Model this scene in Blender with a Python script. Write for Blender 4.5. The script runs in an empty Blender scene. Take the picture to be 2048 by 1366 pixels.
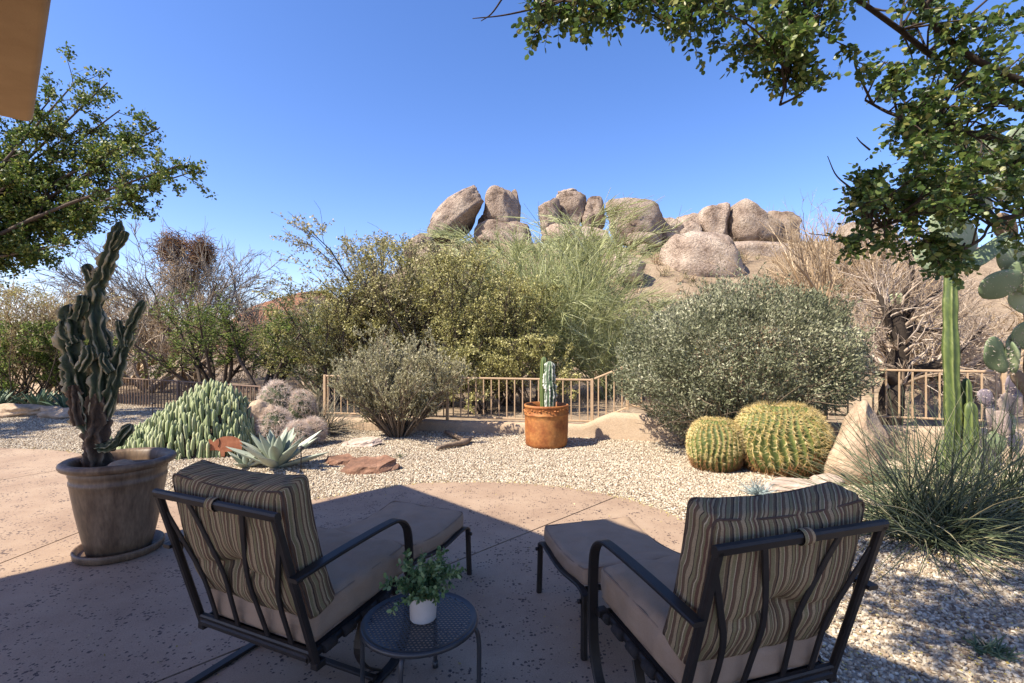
import bpy, bmesh, math
import numpy as np
from mathutils import Vector, noise as mnoise

# ------------------------------------------------------------------ camera, sky, sun, exposure
scene = bpy.context.scene
CAM_H, FPX = 1.5, 1000.0                     # eye height, focal length in pixels of a 2048 wide frame
cam = bpy.data.cameras.new('camera')
cam.sensor_width = 36.0
cam.lens = FPX / 2048 * 36.0
cam.clip_start, cam.clip_end = 0.05, 2000
camo = bpy.data.objects.new('camera', cam)
scene.collection.objects.link(camo)
camo.location = (0, 0, CAM_H)
camo.rotation_euler = (math.radians(90), 0, 0)
scene.camera = camo

SUN_EL, SH_AZ = math.radians(48.4), math.radians(27.8)     # elevation; direction the shadows fall, from +X towards +Y
sdir = Vector((math.cos(SH_AZ) * math.cos(SUN_EL), math.sin(SH_AZ) * math.cos(SUN_EL), -math.sin(SUN_EL)))
world = bpy.data.worlds.new('World')
scene.world = world
world.use_nodes = True
wn, wl = world.node_tree.nodes, world.node_tree.links
wn.clear()
sky = wn.new('ShaderNodeTexSky')
sky.sky_type = 'NISHITA'
sky.sun_disc = False
sky.sun_elevation = SUN_EL
sky.sun_rotation = math.atan2(-sdir.x, -sdir.y)
sky.altitude = 700
sky.air_density, sky.dust_density, sky.ozone_density = 1.0, 0.9, 3.2
hs = wn.new('ShaderNodeHueSaturation')
hs.inputs['Saturation'].default_value = 1.22
bg = wn.new('ShaderNodeBackground')
bg.inputs['Strength'].default_value = 0.115
wo = wn.new('ShaderNodeOutputWorld')
tint = wn.new('ShaderNodeMix'); tint.data_type = 'RGBA'; tint.blend_type = 'MULTIPLY'
tint.inputs[0].default_value = 1.0; tint.inputs[7].default_value = (1.05, 0.92, 0.99, 1)   # the clear violet-blue of the photograph
wl.new(sky.outputs[0], tint.inputs[6])
wl.new(tint.outputs[2], hs.inputs['Color'])
wl.new(hs.outputs[0], bg.inputs['Color'])
wl.new(bg.outputs[0], wo.inputs['Surface'])

sun = bpy.data.lights.new('sun', 'SUN')
sun.energy, sun.angle, sun.color = 4.6, math.radians(0.53), (1.0, 0.90, 0.755)
suno = bpy.data.objects.new('sun', sun)
scene.collection.objects.link(suno)
suno.location = (-20, -10, 30)
suno.rotation_euler = sdir.to_track_quat('-Z', 'Y').to_euler()

vs = scene.view_settings
vs.view_transform, vs.look, vs.exposure, vs.gamma = 'Standard', 'None', 1.27, 1.0
vs.use_curve_mapping = False
scene.render.engine = 'CYCLES'
cy = scene.cycles
cy.max_bounces, cy.diffuse_bounces, cy.glossy_bounces, cy.transmission_bounces, cy.transparent_max_bounces = 6, 4, 2, 3, 6
cy.use_denoising = True
cy.sample_clamp_indirect = 6.0

# ------------------------------------------------------------------ helpers
rng = np.random.default_rng(11)
A = np.array
UP = A([0., 0., 1.])

def P(u, v, Y):                              # where a sight line of the photograph meets the depth Y
    return A([(u - 1024) / FPX * Y, Y, CAM_H - (v - 683) / FPX * Y])

def G(u, v, z=0.0):                          # where it meets level ground of height z
    Y = (CAM_H - z) * FPX / (v - 683)
    return A([(u - 1024) / FPX * Y, Y, z])

def nrm(a):
    return a / np.maximum(np.linalg.norm(a, axis=-1, keepdims=True), 1e-9)

def sstep(a, b, x):
    t = np.clip((x - a) / (b - a), 0, 1)
    return t * t * (3 - 2 * t)

def make_mesh(name, V, F, mat=None, smooth=True, rnd=None, mats=None, midx=None):
    V = np.asarray(V, np.float32).reshape(-1, 3)
    Fs = F if isinstance(F, list) else [F]
    Fs = [np.asarray(f, np.int32) for f in Fs if len(f)]
    me = bpy.data.meshes.new(name)
    me.vertices.add(len(V))
    me.vertices.foreach_set('co', V.ravel())
    nl = sum(f.size for f in Fs)
    npoly = sum(len(f) for f in Fs)
    if npoly:
        me.loops.add(nl)
        me.polygons.add(npoly)
        me.loops.foreach_set('vertex_index', np.concatenate([f.ravel() for f in Fs]))
        tot = np.concatenate([np.full(len(f), f.shape[1], np.int32) for f in Fs])
        st = np.concatenate([[0], np.cumsum(tot)[:-1]]).astype(np.int32)
        me.polygons.foreach_set('loop_start', st)
        me.polygons.foreach_set('loop_total', tot)
        me.polygons.foreach_set('use_smooth', np.full(npoly, smooth, bool))
        if midx is not None:
            me.polygons.foreach_set('material_index', np.asarray(midx, np.int32))
    me.update(calc_edges=True)
    me.validate()
    if rnd is not None:
        at = me.attributes.new('rnd', 'FLOAT', 'POINT')
        at.data.foreach_set('value', np.asarray(rnd, np.float32).ravel())
    for m in (mats or ([mat] if mat else [])):
        me.materials.append(m)
    return me

def link(name, me, parent=None, loc=None, rot=None):
    o = bpy.data.objects.new(name, me)
    scene.collection.objects.link(o)
    if parent is not None:
        o.parent = parent
    if loc is not None:
        o.location = [float(q) for q in loc]
    if rot is not None:
        o.rotation_euler = rot
    return o

def base_of(o):
    while o.parent is not None:
        o = o.parent
    return A(o.location)

def mk(name, V, F, mat, parent=None, world=False, **k):
    V = np.asarray(V, float).reshape(-1, 3)
    if world and parent is not None:
        V = V - base_of(parent)
    return link(name, make_mesh(name, V, F, mat, **k), parent)

def tag(o, label=None, cat=None, group=None, kind=None):
    if label: o['label'] = label
    if cat: o['category'] = cat
    if group: o['group'] = group
    if kind: o['kind'] = kind
    return o

def thing(name, label, cat, loc=(0, 0, 0), rz=0.0, group=None):
    o = bpy.data.objects.new(name, None)
    scene.collection.objects.link(o)
    o.location = [float(q) for q in loc]
    o.rotation_euler = (0, 0, rz)
    o.empty_display_size = 0.1
    return tag(o, label, cat, group)

def lone(name, V, F, mat, label, cat, loc, group=None, **k):   # a thing that is one mesh, its origin at loc
    V = np.asarray(V, float).reshape(-1, 3) - A(loc)
    return tag(link(name, make_mesh(name, V, F, mat, **k), None, loc), label, cat, group)

class MB:                                     # collects shapes for one mesh
    def __init__(s): s.V, s.F, s.R, s.n = [], {}, [], 0
    def add(s, V, F, r=0.0):
        V = np.asarray(V, float).reshape(-1, 3)
        for f in (F if isinstance(F, list) else [F]):
            f = np.asarray(f, int)
            if f.size: s.F.setdefault(f.shape[1], []).append(f + s.n)
        s.V.append(V)
        s.R.append(np.full(len(V), r) if np.isscalar(r) else np.asarray(r).ravel())
        s.n += len(V)
        return s
    def out(s):
        return np.concatenate(s.V), [np.concatenate(f) for f in s.F.values()], np.concatenate(s.R)
    def build(s, name, mat, parent=None, world=False, **k):
        V, F, R = s.out()
        return mk(name, V, F, mat, parent, world, rnd=R, **k)

def frames(pts):
    T = np.gradient(pts, axis=0)
    T = nrm(T)
    ref = UP if abs(T[:, 2]).mean() < 0.8 else A([0., 1., 0.])
    S = nrm(np.cross(T, ref))
    return T, S, nrm(np.cross(S, T))

def tube(pts, rad, n=8, cap=True, closed=False):
    pts = np.asarray(pts, float)
    m = len(pts)
    rad = np.broadcast_to(np.asarray(rad, float), (m,))
    if closed:
        T = nrm(np.roll(pts, -1, 0) - np.roll(pts, 1, 0))
        ref = nrm(np.cross(pts[1] - pts[0], pts[m // 3] - pts[0]))
        S = nrm(np.cross(T, ref)); N = nrm(np.cross(S, T))
    else:
        T, S, N = frames(pts)
    a = np.arange(n) * 2 * np.pi / n
    V = pts[:, None] + rad[:, None, None] * (np.cos(a)[None, :, None] * S[:, None] + np.sin(a)[None, :, None] * N[:, None])
    F = []
    for i in range(m if closed else m - 1):
        i2 = (i + 1) % m
        for j in range(n):
            F.append([i * n + j, i * n + (j + 1) % n, i2 * n + (j + 1) % n, i2 * n + j])
    V = V.reshape(-1, 3)
    Fs = [np.array(F)]
    if cap and not closed:
        V = np.vstack([V, pts[0], pts[-1]])
        k = m * n
        Fs.append(np.array([[k, (j + 1) % n, j] for j in range(n)] + [[k + 1, (m - 1) * n + j, (m - 1) * n + (j + 1) % n] for j in range(n)]))
    return V, Fs

def strip(pts, w, t, wdir=(1, 0, 0)):         # flat bar swept along a path; w across wdir, t thick
    pts = np.asarray(pts, float)
    T = nrm(np.gradient(pts, axis=0))
    Wd = A(wdir, float)
    S = nrm(Wd - (T @ Wd)[:, None] * T)
    N = np.cross(T, S)
    b = 0.25 * t
    prof = [(-w / 2 + b, -t / 2), (w / 2 - b, -t / 2), (w / 2, -t / 2 + b), (w / 2, t / 2 - b), (w / 2 - b, t / 2), (-w / 2 + b, t / 2), (-w / 2, t / 2 - b), (-w / 2, -t / 2 + b)]
    V = np.stack([pts + x * S + y * N for x, y in prof], 1).reshape(-1, 3)
    m, n = len(pts), 8
    F = np.array([[i * n + j, i * n + (j + 1) % n, (i + 1) * n + (j + 1) % n, (i + 1) * n + j] for i in range(m - 1) for j in range(n)])
    return V, [F, np.array([list(range(n - 1, -1, -1)), [(m - 1) * n + j for j in range(n)]])]

def curve_pts(ctrl, n=24):                    # Catmull-Rom through control points
    c = np.asarray(ctrl, float)
    c = np.vstack([2 * c[0] - c[1], c, 2 * c[-1] - c[-2]])
    out = []
    segs = len(c) - 3
    for q in np.linspace(0, segs - 1e-6, n):
        i = int(q); t = q - i
        p0, p1, p2, p3 = c[i:i + 4]
        out.append(0.5 * ((2 * p1) + (-p0 + p2) * t + (2 * p0 - 5 * p1 + 4 * p2 - p3) * t * t + (-p0 + 3 * p1 - 3 * p2 + p3) * t ** 3))
    return A(out)

def lathe(prof, n=32, cap=False):
    prof = A(prof, float)
    a = np.arange(n) * 2 * np.pi / n
    V = np.stack([prof[:, 0, None] * np.cos(a), prof[:, 0, None] * np.sin(a), np.repeat(prof[:, 1, None], n, 1)], -1).reshape(-1, 3)
    m = len(prof)
    F = [np.array([[i * n + j, i * n + (j + 1) % n, (i + 1) * n + (j + 1) % n, (i + 1) * n + j] for i in range(m - 1) for j in range(n)])]
    if cap:
        V = np.vstack([V, [[0, 0, prof[0, 1]], [0, 0, prof[-1, 1]]]])
        k = m * n
        F.append(np.array([[k, (j + 1) % n, j] for j in range(n)] + [[k + 1, (m - 1) * n + j, (m - 1) * n + (j + 1) % n] for j in range(n)]))
    return V, F

def box(c, s, b=0.004):                       # box with bevelled edges
    bm = bmesh.new()
    bmesh.ops.create_cube(bm, size=1)
    for v in bm.verts:
        v.co = Vector((v.co.x * s[0] + c[0], v.co.y * s[1] + c[1], v.co.z * s[2] + c[2]))
    if b:
        bmesh.ops.bevel(bm, geom=bm.edges[:], offset=b, segments=1, affect='EDGES')
    return from_bm(bm)

def from_bm(bm):
    bm.verts.index_update()
    V = A([v.co[:] for v in bm.verts])
    F = {}
    for f in bm.faces:
        F.setdefault(len(f.verts), []).append([v.index for v in f.verts])
    bm.free()
    return V, [A(x) for x in F.values()]

_gb = {}
def grid_cube(n):
    if n not in _gb:
        bm = bmesh.new()
        bmesh.ops.create_cube(bm, size=2)
        bmesh.ops.subdivide_edges(bm, edges=bm.edges[:], cuts=n, use_grid_fill=True)
        _gb[n] = from_bm(bm)
    return _gb[n][0].copy(), _gb[n][1]

def ico(sub):
    if ('i', sub) not in _gb:
        bm = bmesh.new()
        bmesh.ops.create_icosphere(bm, subdivisions=sub, radius=1)
        _gb[('i', sub)] = from_bm(bm)
    return _gb[('i', sub)][0].copy(), _gb[('i', sub)][1]

def fbm(V, freq, octv=4, seed=0.0):
    o = Vector((seed * 17.3, seed * 7.7, seed * 3.1))
    return A([mnoise.fractal(Vector(v) * freq + o, 1.0, 2.0, octv) for v in V])

# -- branching plants, all branches of one level at once
def level0(base, dirs, length, r0, m=7, wob=0.12, up=0.0, taper=0.5):
    N = len(dirs)
    base = np.broadcast_to(A(base, float), (N, 3)).copy()
    length = np.broadcast_to(A(length, float), (N,))
    r0 = np.broadcast_to(A(r0, float), (N,))
    pts = np.zeros((N, m, 3)); pts[:, 0] = base
    d = nrm(A(dirs, float))
    st = (length / (m - 1))[:, None]
    for i in range(1, m):
        pts[:, i] = pts[:, i - 1] + d * st
        d = nrm(d + wob * rng.normal(size=(N, 3)) + up * UP)
    rad = r0[:, None] * np.linspace(1, taper, m)[None]
    return pts, rad

def sample_on(pts, rad, idx, t):
    m = pts.shape[1]
    q = np.clip(t, 0, 0.9999) * (m - 1)
    i = q.astype(int); fr = (q - i)[:, None]
    p = pts[idx, i] * (1 - fr) + pts[idx, i + 1] * fr
    return p, nrm(pts[idx, i + 1] - pts[idx, i]), rad[idx, i]

def spawn(pts, rad, k, t0=0.3, t1=1.0, ang=0.7, angs=0.2, ls=0.6, rs=0.6, m=5, wob=0.15, up=0.0, taper=0.4, minr=0.0015, length=None):
    N = len(pts)
    idx = np.repeat(np.arange(N), k)
    n = len(idx)
    t = t0 + (t1 - t0) * rng.random(n)
    p, tg, r = sample_on(pts, rad, idx, t)
    L = np.linalg.norm(np.diff(pts, axis=1), axis=2).sum(1)[idx] if length is None else np.full(n, length)
    L = L * (ls if length is None else 1) * (0.55 + 0.7 * rng.random(n)) * (1.15 - 0.4 * t)
    pr = rng.normal(size=(n, 3)); pr = nrm(pr - (pr * tg).sum(1)[:, None] * tg)
    a = ang + angs * rng.normal(size=n)
    d = nrm(tg * np.cos(a)[:, None] + pr * np.sin(a)[:, None] + up * UP)
    return level0(p, d, L, np.maximum(r * rs, minr), m, wob, up * 0.5, taper)

def tubes(pts, rad, s=4):
    N, m, _ = pts.shape
    T = nrm(pts[:, -1] - pts[:, 0])
    ref = np.where(np.abs(T[:, 2:3]) < 0.85, UP[None], A([[1., 0, 0]]))
    S = nrm(np.cross(T, ref)); B = np.cross(T, S)
    a = np.arange(s) * 2 * np.pi / s
    ring = np.cos(a)[None, :, None] * S[:, None] + np.sin(a)[None, :, None] * B[:, None]
    V = pts[:, :, None] + rad[:, :, None, None] * ring[:, None]
    b = (np.arange(N) * m * s)[:, None, None]
    i = (np.arange(m - 1) * s)[None, :, None]
    j = np.arange(s if s > 2 else 1)[None, None]; j2 = (j + 1) % s       # s = 2: a flat grass blade
    F = np.stack([b + i + j, b + i + j2, b + i + s + j2, b + i + s + j], -1).reshape(-1, 4)
    R = np.repeat(rng.random(N), m * s)
    return V.reshape(-1, 3), F, R

def leaves(pos, d, L, W, fold=0.0, six=False, nrmdir=None):
    N = len(pos)
    d = nrm(d)
    L = (np.broadcast_to(L, (N,)) * (0.7 + 0.6 * rng.random(N)))[:, None]
    W = (np.broadcast_to(W, (N,)) * (0.7 + 0.6 * rng.random(N)))[:, None]
    r = rng.normal(size=(N, 3)) if nrmdir is None else nrmdir + 0.5 * rng.normal(size=(N, 3))
    s = nrm(np.cross(d, r))
    n = np.cross(s, d)
    if six:
        V = np.stack([pos, pos + .3 * L * d + .47 * W * s + fold * W * n, pos + .75 * L * d + .45 * W * s + fold * W * n, pos + L * d,
                      pos + .75 * L * d - .45 * W * s + fold * W * n, pos + .3 * L * d - .47 * W * s + fold * W * n], 1)
        q = (np.arange(N) * 6)[:, None]
        F = np.concatenate([q + A([0, 1, 2, 3]), q + A([0, 3, 4, 5])])
        k = 6
    else:
        V = np.stack([pos, pos + .45 * L * d + .5 * W * s, pos + L * d + fold * W * n, pos + .45 * L * d - .5 * W * s], 1)
        F = (np.arange(N) * 4)[:, None] + A([0, 1, 2, 3])
        k = 4
    return V.reshape(-1, 3), F, np.repeat(rng.random(N), k)

def along(pts, rad, per, t0=0.2, t1=1.0):
    N = len(pts)
    idx = np.repeat(np.arange(N), per)
    return sample_on(pts, rad, idx, t0 + (t1 - t0) * rng.random(len(idx)))

def rdir(n, zmin=-1.0, zmax=1.0):
    z = zmin + (zmax - zmin) * rng.random(n)
    a = 2 * np.pi * rng.random(n)
    q = np.sqrt(1 - z * z)
    return np.stack([q * np.cos(a), q * np.sin(a), z], 1)

# ------------------------------------------------------------------ materials
def new_mat(name):
    m = bpy.data.materials.new(name)
    m.use_nodes = True
    nt = m.node_tree
    return m, nt.nodes, nt.links, nt.nodes['Principled BSDF']

def ramp(nodes, stops, interp='LINEAR'):
    r = nodes.new('ShaderNodeValToRGB')
    el = r.color_ramp.elements
    r.color_ramp.interpolation = interp
    while len(el) < len(stops): el.new(0.5)
    for e, (p, c) in zip(el, stops):
        e.position = p; e.color = (*c, 1)
    return r

def mat_noise(name, stops, scale=6.0, rough=0.8, bump=0.3, bscale=40.0, detail=6, metal=0.0, spec=0.3, bdist=0.01, stretch=None, fine=None):
    m, n, l, p = new_mat(name)
    tc = n.new('ShaderNodeTexCoord')
    src = tc.outputs['Object']
    if stretch:
        mp = n.new('ShaderNodeMapping'); mp.inputs['Scale'].default_value = stretch
        l.new(src, mp.inputs['Vector']); src = mp.outputs[0]
    t = n.new('ShaderNodeTexNoise'); t.inputs['Scale'].default_value = scale; t.inputs['Detail'].default_value = detail; t.inputs['Roughness'].default_value = 0.62
    l.new(src, t.inputs['Vector'])
    r = ramp(n, stops); l.new(t.outputs['Fac'], r.inputs['Fac'])
    col = r.outputs['Color']
    t2 = n.new('ShaderNodeTexNoise'); t2.inputs['Scale'].default_value = bscale; t2.inputs['Detail'].default_value = 5
    l.new(src, t2.inputs['Vector'])
    if fine:
        mx = n.new('ShaderNodeMix'); mx.data_type = 'RGBA'; mx.blend_type = 'MULTIPLY'
        r2 = ramp(n, [(0.3, (1 - fine,) * 3), (0.7, (1, 1, 1))]); l.new(t2.outputs['Fac'], r2.inputs['Fac'])
        mx.inputs[0].default_value = 1.0
        l.new(col, mx.inputs[6]); l.new(r2.outputs['Color'], mx.inputs[7]); col = mx.outputs[2]
    l.new(col, p.inputs['Base Color'])
    p.inputs['Roughness'].default_value = rough
    p.inputs['Metallic'].default_value = metal
    p.inputs['Specular IOR Level'].default_value = spec
    if bump:
        b = n.new('ShaderNodeBump'); b.inputs['Strength'].default_value = bump; b.inputs['Distance'].default_value = bdist
        l.new(t2.outputs['Fac'], b.inputs['Height']); l.new(b.outputs[0], p.inputs['Normal'])
    return m

def mat_attr(name, stops, rough=0.7, spec=0.3, trans=0.0, tcol=None, noise=0.0, nscale=3.0, bump=0.0, bscale=60, each=0.0):
    """colour from the per-leaf number 'rnd'; trans mixes in light shining through the leaf"""
    m, n, l, p = new_mat(name)
    at = n.new('ShaderNodeAttribute'); at.attribute_name = 'rnd'
    fac = at.outputs['Fac']
    tc = n.new('ShaderNodeTexCoord')
    if each:                                  # every copy a little lighter or darker
        oi = n.new('ShaderNodeObjectInfo')
        me_ = n.new('ShaderNodeMath'); me_.operation = 'MULTIPLY_ADD'; me_.inputs[1].default_value = each * 2; me_.inputs[2].default_value = -each
        l.new(oi.outputs['Random'], me_.inputs[0])
        ae = n.new('ShaderNodeMath'); ae.operation = 'ADD'; ae.use_clamp = True
        l.new(fac, ae.inputs[0]); l.new(me_.outputs[0], ae.inputs[1]); fac = ae.outputs[0]
    if noise:
        t = n.new('ShaderNodeTexNoise'); t.inputs['Scale'].default_value = nscale; t.inputs['Detail'].default_value = 3
        l.new(tc.outputs['Object'], t.inputs['Vector'])
        mt = n.new('ShaderNodeMath'); mt.operation = 'MULTIPLY_ADD'; mt.inputs[1].default_value = noise * 2; mt.inputs[2].default_value = -noise
        l.new(t.outputs['Fac'], mt.inputs[0])
        ad = n.new('ShaderNodeMath'); ad.operation = 'ADD'; ad.use_clamp = True
        l.new(fac, ad.inputs[0]); l.new(mt.outputs[0], ad.inputs[1]); fac = ad.outputs[0]
    r = ramp(n, stops); l.new(fac, r.inputs['Fac'])
    l.new(r.outputs['Color'], p.inputs['Base Color'])
    p.inputs['Roughness'].default_value = rough
    p.inputs['Specular IOR Level'].default_value = spec
    if bump:
        t2 = n.new('ShaderNodeTexNoise'); t2.inputs['Scale'].default_value = bscale
        l.new(tc.outputs['Object'], t2.inputs['Vector'])
        b = n.new('ShaderNodeBump'); b.inputs['Strength'].default_value = bump; b.inputs['Distance'].default_value = 0.01
        l.new(t2.outputs['Fac'], b.inputs['Height']); l.new(b.outputs[0], p.inputs['Normal'])
    if trans:
        tr = n.new('ShaderNodeBsdfTranslucent')
        if tcol: tr.inputs['Color'].default_value = (*tcol, 1)
        else: l.new(r.outputs['Color'], tr.inputs['Color'])
        mx = n.new('ShaderNodeMixShader'); mx.inputs[0].default_value = trans
        l.new(p.outputs[0], mx.inputs[1]); l.new(tr.outputs[0], mx.inputs[2])
        l.new(mx.outputs[0], n['Material Output'].inputs['Surface'])
    return m
# ------------------------------------------------------------------ the setting
def height(x, y):
    hill = sstep(17, 47, y) ** 2 * sstep(-25, -4, x) * (1 - 0.45 * sstep(42, 80, x)) * (1 - 0.75 * sstep(62, 150, y))
    wav = 0.12 * np.sin(x * 0.7 + 0.4 * y) * np.sin(y * 0.55 - 0.3 * x) + 0.25 * np.sin(x * 0.23 + 1.7) * np.sin(y * 0.31)
    bank = 1.0 * sstep(5.5, 9.0, x) * sstep(8.2, 12, y) * (1 - sstep(14, 24, y))
    return -0.07 + 10.3 * hill + wav * sstep(10, 22, y) + bank + 0.008 * np.maximum(y - 20, 0) * (y < 400)

def grid_faces(nx, ny):
    i = np.arange(nx - 1)[:, None]; j = np.arange(ny - 1)[None]
    a = i * ny + j
    return np.stack([a, a + ny, a + ny + 1, a + 1], -1).reshape(-1, 4)

m_desert = mat_noise('desert_soil', [(0.25, (0.20, 0.145, 0.095)), (0.5, (0.30, 0.225, 0.15)), (0.75, (0.38, 0.30, 0.20))], 0.9, 0.95, 0.8, 9.0, bdist=0.05, fine=0.45)
gx = np.concatenate([-np.geomspace(900, 62, 14), np.linspace(-58, 58, 150), np.geomspace(62, 900, 14)])
gy = np.concatenate([np.linspace(-60, 8.6, 10), np.linspace(9, 72, 130), np.geomspace(76, 1200, 18)])
X, Y = np.meshgrid(gx, gy, indexing='ij')
V = np.stack([X, Y, height(X, Y)], -1)
tag(mk('desert_ground', V, grid_faces(len(gx), len(gy)), m_desert), kind='structure')

def ywall(x):                                 # front foot of the low garden wall
    return np.interp(x, [-14, -9.4, -3.4, -2.97, 0.06, 1.35, 1.65, 4.9, 6.4, 12], [14.4, 12.1, 8.85, 8.62, 8.21, 7.85, 7.72, 6.5, 6.05, 4.3])

# gravel sheet under the pebbles
m_gravel = mat_noise('gravel_sheet', [(0.3, (0.22, 0.175, 0.125)), (0.6, (0.36, 0.305, 0.235))], 60, 0.95, 0.8, 70.0, bdist=0.01)
xs = np.linspace(-14, 11, 90); ts = np.linspace(0, 1, 60)
X, T = np.meshgrid(xs, ts, indexing='ij')
Y = -3 + T * (ywall(X) + 0.1 + 3)
Z = -0.016 + 0.006 * np.sin(X * 3.1 + Y) * np.sin(Y * 2.7)
tag(mk('gravel_bed', np.stack([X, Y, Z], -1), grid_faces(90, 60), m_gravel), kind='structure')

# patio of tinted concrete, cut by control joints
edge = curve_pts([(1.05, 0.9), (1.2, 1.7), (1.38, 2.3), (1.62, 3.0), (1.62, 3.6), (1.47, 4.14), (1.26, 4.56), (1.0, 4.85), (.545, 5.14), (.0, 5.31),
                  (-.447, 5.33), (-1.07, 5.26), (-1.91, 4.73), (-2.7, 4.72), (-3.5, 5.05), (-4.5, 5.8), (-6, 6.8), (-7.5, 7.08)], 70)
patio_poly = np.vstack([[(1.0, -2.5)], edge, [(-12, 7.1), (-12, -2.5)]])

def in_poly(px, py, poly):
    ins = np.zeros(px.shape, bool)
    n = len(poly)
    for i in range(n):
        x1, y1 = poly[i]; x2, y2 = poly[(i + 1) % n]
        c = ((y1 > py) != (y2 > py)) & (px < (x2 - x1) * (py - y1) / (y2 - y1 + 1e-12) + x1)
        ins ^= c
    return ins

def mat_patio():
    m, n, l, p = new_mat('salt_finish_concrete')
    tc = n.new('ShaderNodeTexCoord')
    big = n.new('ShaderNodeTexNoise'); big.inputs['Scale'].default_value = 1.0; big.inputs['Detail'].default_value = 9; big.inputs['Roughness'].default_value = 0.72
    l.new(tc.outputs['Object'], big.inputs['Vector'])
    r = ramp(n, [(0.25, (0.215, 0.14, 0.093)), (0.5, (0.32, 0.228, 0.155)), (0.75, (0.41, 0.31, 0.215))])
    l.new(big.outputs['Fac'], r.inputs['Fac'])
    wr = n.new('ShaderNodeTexNoise'); wr.inputs['Scale'].default_value = 90; wr.inputs['Detail'].default_value = 2
    l.new(tc.outputs['Object'], wr.inputs['Vector'])
    mixv = n.new('ShaderNodeMix'); mixv.data_type = 'RGBA'; mixv.inputs[0].default_value = 0.016
    l.new(tc.outputs['Object'], mixv.inputs[6]); l.new(wr.outputs['Color'], mixv.inputs[7])
    vo = n.new('ShaderNodeTexVoronoi'); vo.inputs['Scale'].default_value = 56; vo.inputs['Randomness'].default_value = 1
    l.new(mixv.outputs[2], vo.inputs['Vector'])
    # each cell has a pit of its own size; many have none
    sep = n.new('ShaderNodeSeparateColor'); l.new(vo.outputs['Color'], sep.inputs[0])
    msk = n.new('ShaderNodeTexNoise'); msk.inputs['Scale'].default_value = 6.0; msk.inputs['Detail'].default_value = 3
    l.new(tc.outputs['Object'], msk.inputs['Vector'])
    siz = n.new('ShaderNodeMath'); siz.operation = 'MULTIPLY'; l.new(sep.outputs[0], siz.inputs[0]); l.new(msk.outputs['Fac'], siz.inputs[1])
    sb = n.new('ShaderNodeMath'); sb.operation = 'MULTIPLY_ADD'; sb.inputs[1].default_value = 1.45; sb.inputs[2].default_value = -0.27
    l.new(siz.outputs[0], sb.inputs[0])
    df = n.new('ShaderNodeMath'); df.operation = 'SUBTRACT'; l.new(sb.outputs[0], df.inputs[0]); l.new(vo.outputs['Distance'], df.inputs[1])
    pit = n.new('ShaderNodeMath'); pit.operation = 'MULTIPLY'; pit.inputs[1].default_value = 14; pit.use_clamp = True
    l.new(df.outputs[0], pit.inputs[0])
    mx = n.new('ShaderNodeMix'); mx.data_type = 'RGBA'
    l.new(pit.outputs[0], mx.inputs[0]); l.new(r.outputs['Color'], mx.inputs[6]); mx.inputs[7].default_value = (0.075, 0.05, 0.042, 1)
    fine = n.new('ShaderNodeTexNoise'); fine.inputs['Scale'].default_value = 160; fine.inputs['Detail'].default_value = 3
    l.new(tc.outputs['Object'], fine.inputs['Vector'])
    fr = ramp(n, [(0.3, (0.78, 0.78, 0.78)), (0.7, (1.08, 1.08, 1.08))]); l.new(fine.outputs['Fac'], fr.inputs['Fac'])
    m2 = n.new('ShaderNodeMix'); m2.data_type = 'RGBA'; m2.blend_type = 'MULTIPLY'; m2.inputs[0].default_value = 1
    l.new(mx.outputs[2], m2.inputs[6]); l.new(fr.outputs['Color'], m2.inputs[7])
    l.new(m2.outputs[2], p.inputs['Base Color'])
    p.inputs['Roughness'].default_value = 0.72
    p.inputs['Specular IOR Level'].default_value = 0.35
    hh = n.new('ShaderNodeMath'); hh.operation = 'MULTIPLY_ADD'; hh.inputs[1].default_value = -1.0
    l.new(pit.outputs[0], hh.inputs[0]); 
    f2 = n.new('ShaderNodeMath'); f2.operation = 'MULTIPLY'; f2.inputs[1].default_value = 0.25; l.new(fine.outputs['Fac'], f2.inputs[0]); l.new(f2.outputs[0], hh.inputs[2])
    b = n.new('ShaderNodeBump'); b.inputs['Strength'].default_value = 0.5; b.inputs['Distance'].default_value = 0.004
    l.new(hh.outputs[0], b.inputs['Height']); l.new(b.outputs[0], p.inputs['Normal'])
    return m
m_patio = mat_patio()
joints = [((-1.57, 2.2), (.70, .715)), ((-3.46, 3.38), (.10, 1.0)), ((-5.54, 5.41), (.52, .85))]

def slab(cuts):
    bm = bmesh.new()
    f = bm.faces.new([bm.verts.new((x, y, 0)) for x, y in patio_poly])
    bmesh.ops.triangulate(bm, faces=[f])
    for k, side in cuts:
        (px, py), d = joints[k]
        nx, ny = d[1] * side, -d[0] * side
        q = math.hypot(nx, ny); nx /= q; ny /= q       # keep the side where n points
        bmesh.ops.bisect_plane(bm, geom=bm.verts[:] + bm.edges[:] + bm.faces[:], plane_co=(px + nx * .007, py + ny * .007, 0), plane_no=(nx, ny, 0), clear_inner=True)
    bmesh.ops.dissolve_limit(bm, angle_limit=0.01, verts=bm.verts[:], edges=bm.edges[:])
    bmesh.ops.triangulate(bm, faces=bm.faces[:])
    bmesh.ops.recalc_face_normals(bm, faces=bm.faces[:])
    if bm.faces and sum(g.normal.z for g in bm.faces) < 0:
        bmesh.ops.reverse_faces(bm, faces=bm.faces[:])
    bnd = [e for e in bm.edges if len(e.link_faces) == 1]
    low = {}
    for e in bnd:
        for v in e.verts:
            if v not in low: low[v] = bm.verts.new((v.co.x, v.co.y, -0.11))
    for e in bnd:
        a, b = e.verts
        lp = e.link_faces[0]
        vs_ = [q for q in lp.verts]
        i = vs_.index(a)
        if vs_[(i + 1) % len(vs_)] is not b: a, b = b, a
        bm.faces.new((b, a, low[a], low[b]))
    return from_bm(bm)
patio = tag(bpy.data.objects.new('patio', None), kind='structure')
scene.collection.objects.link(patio)
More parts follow.
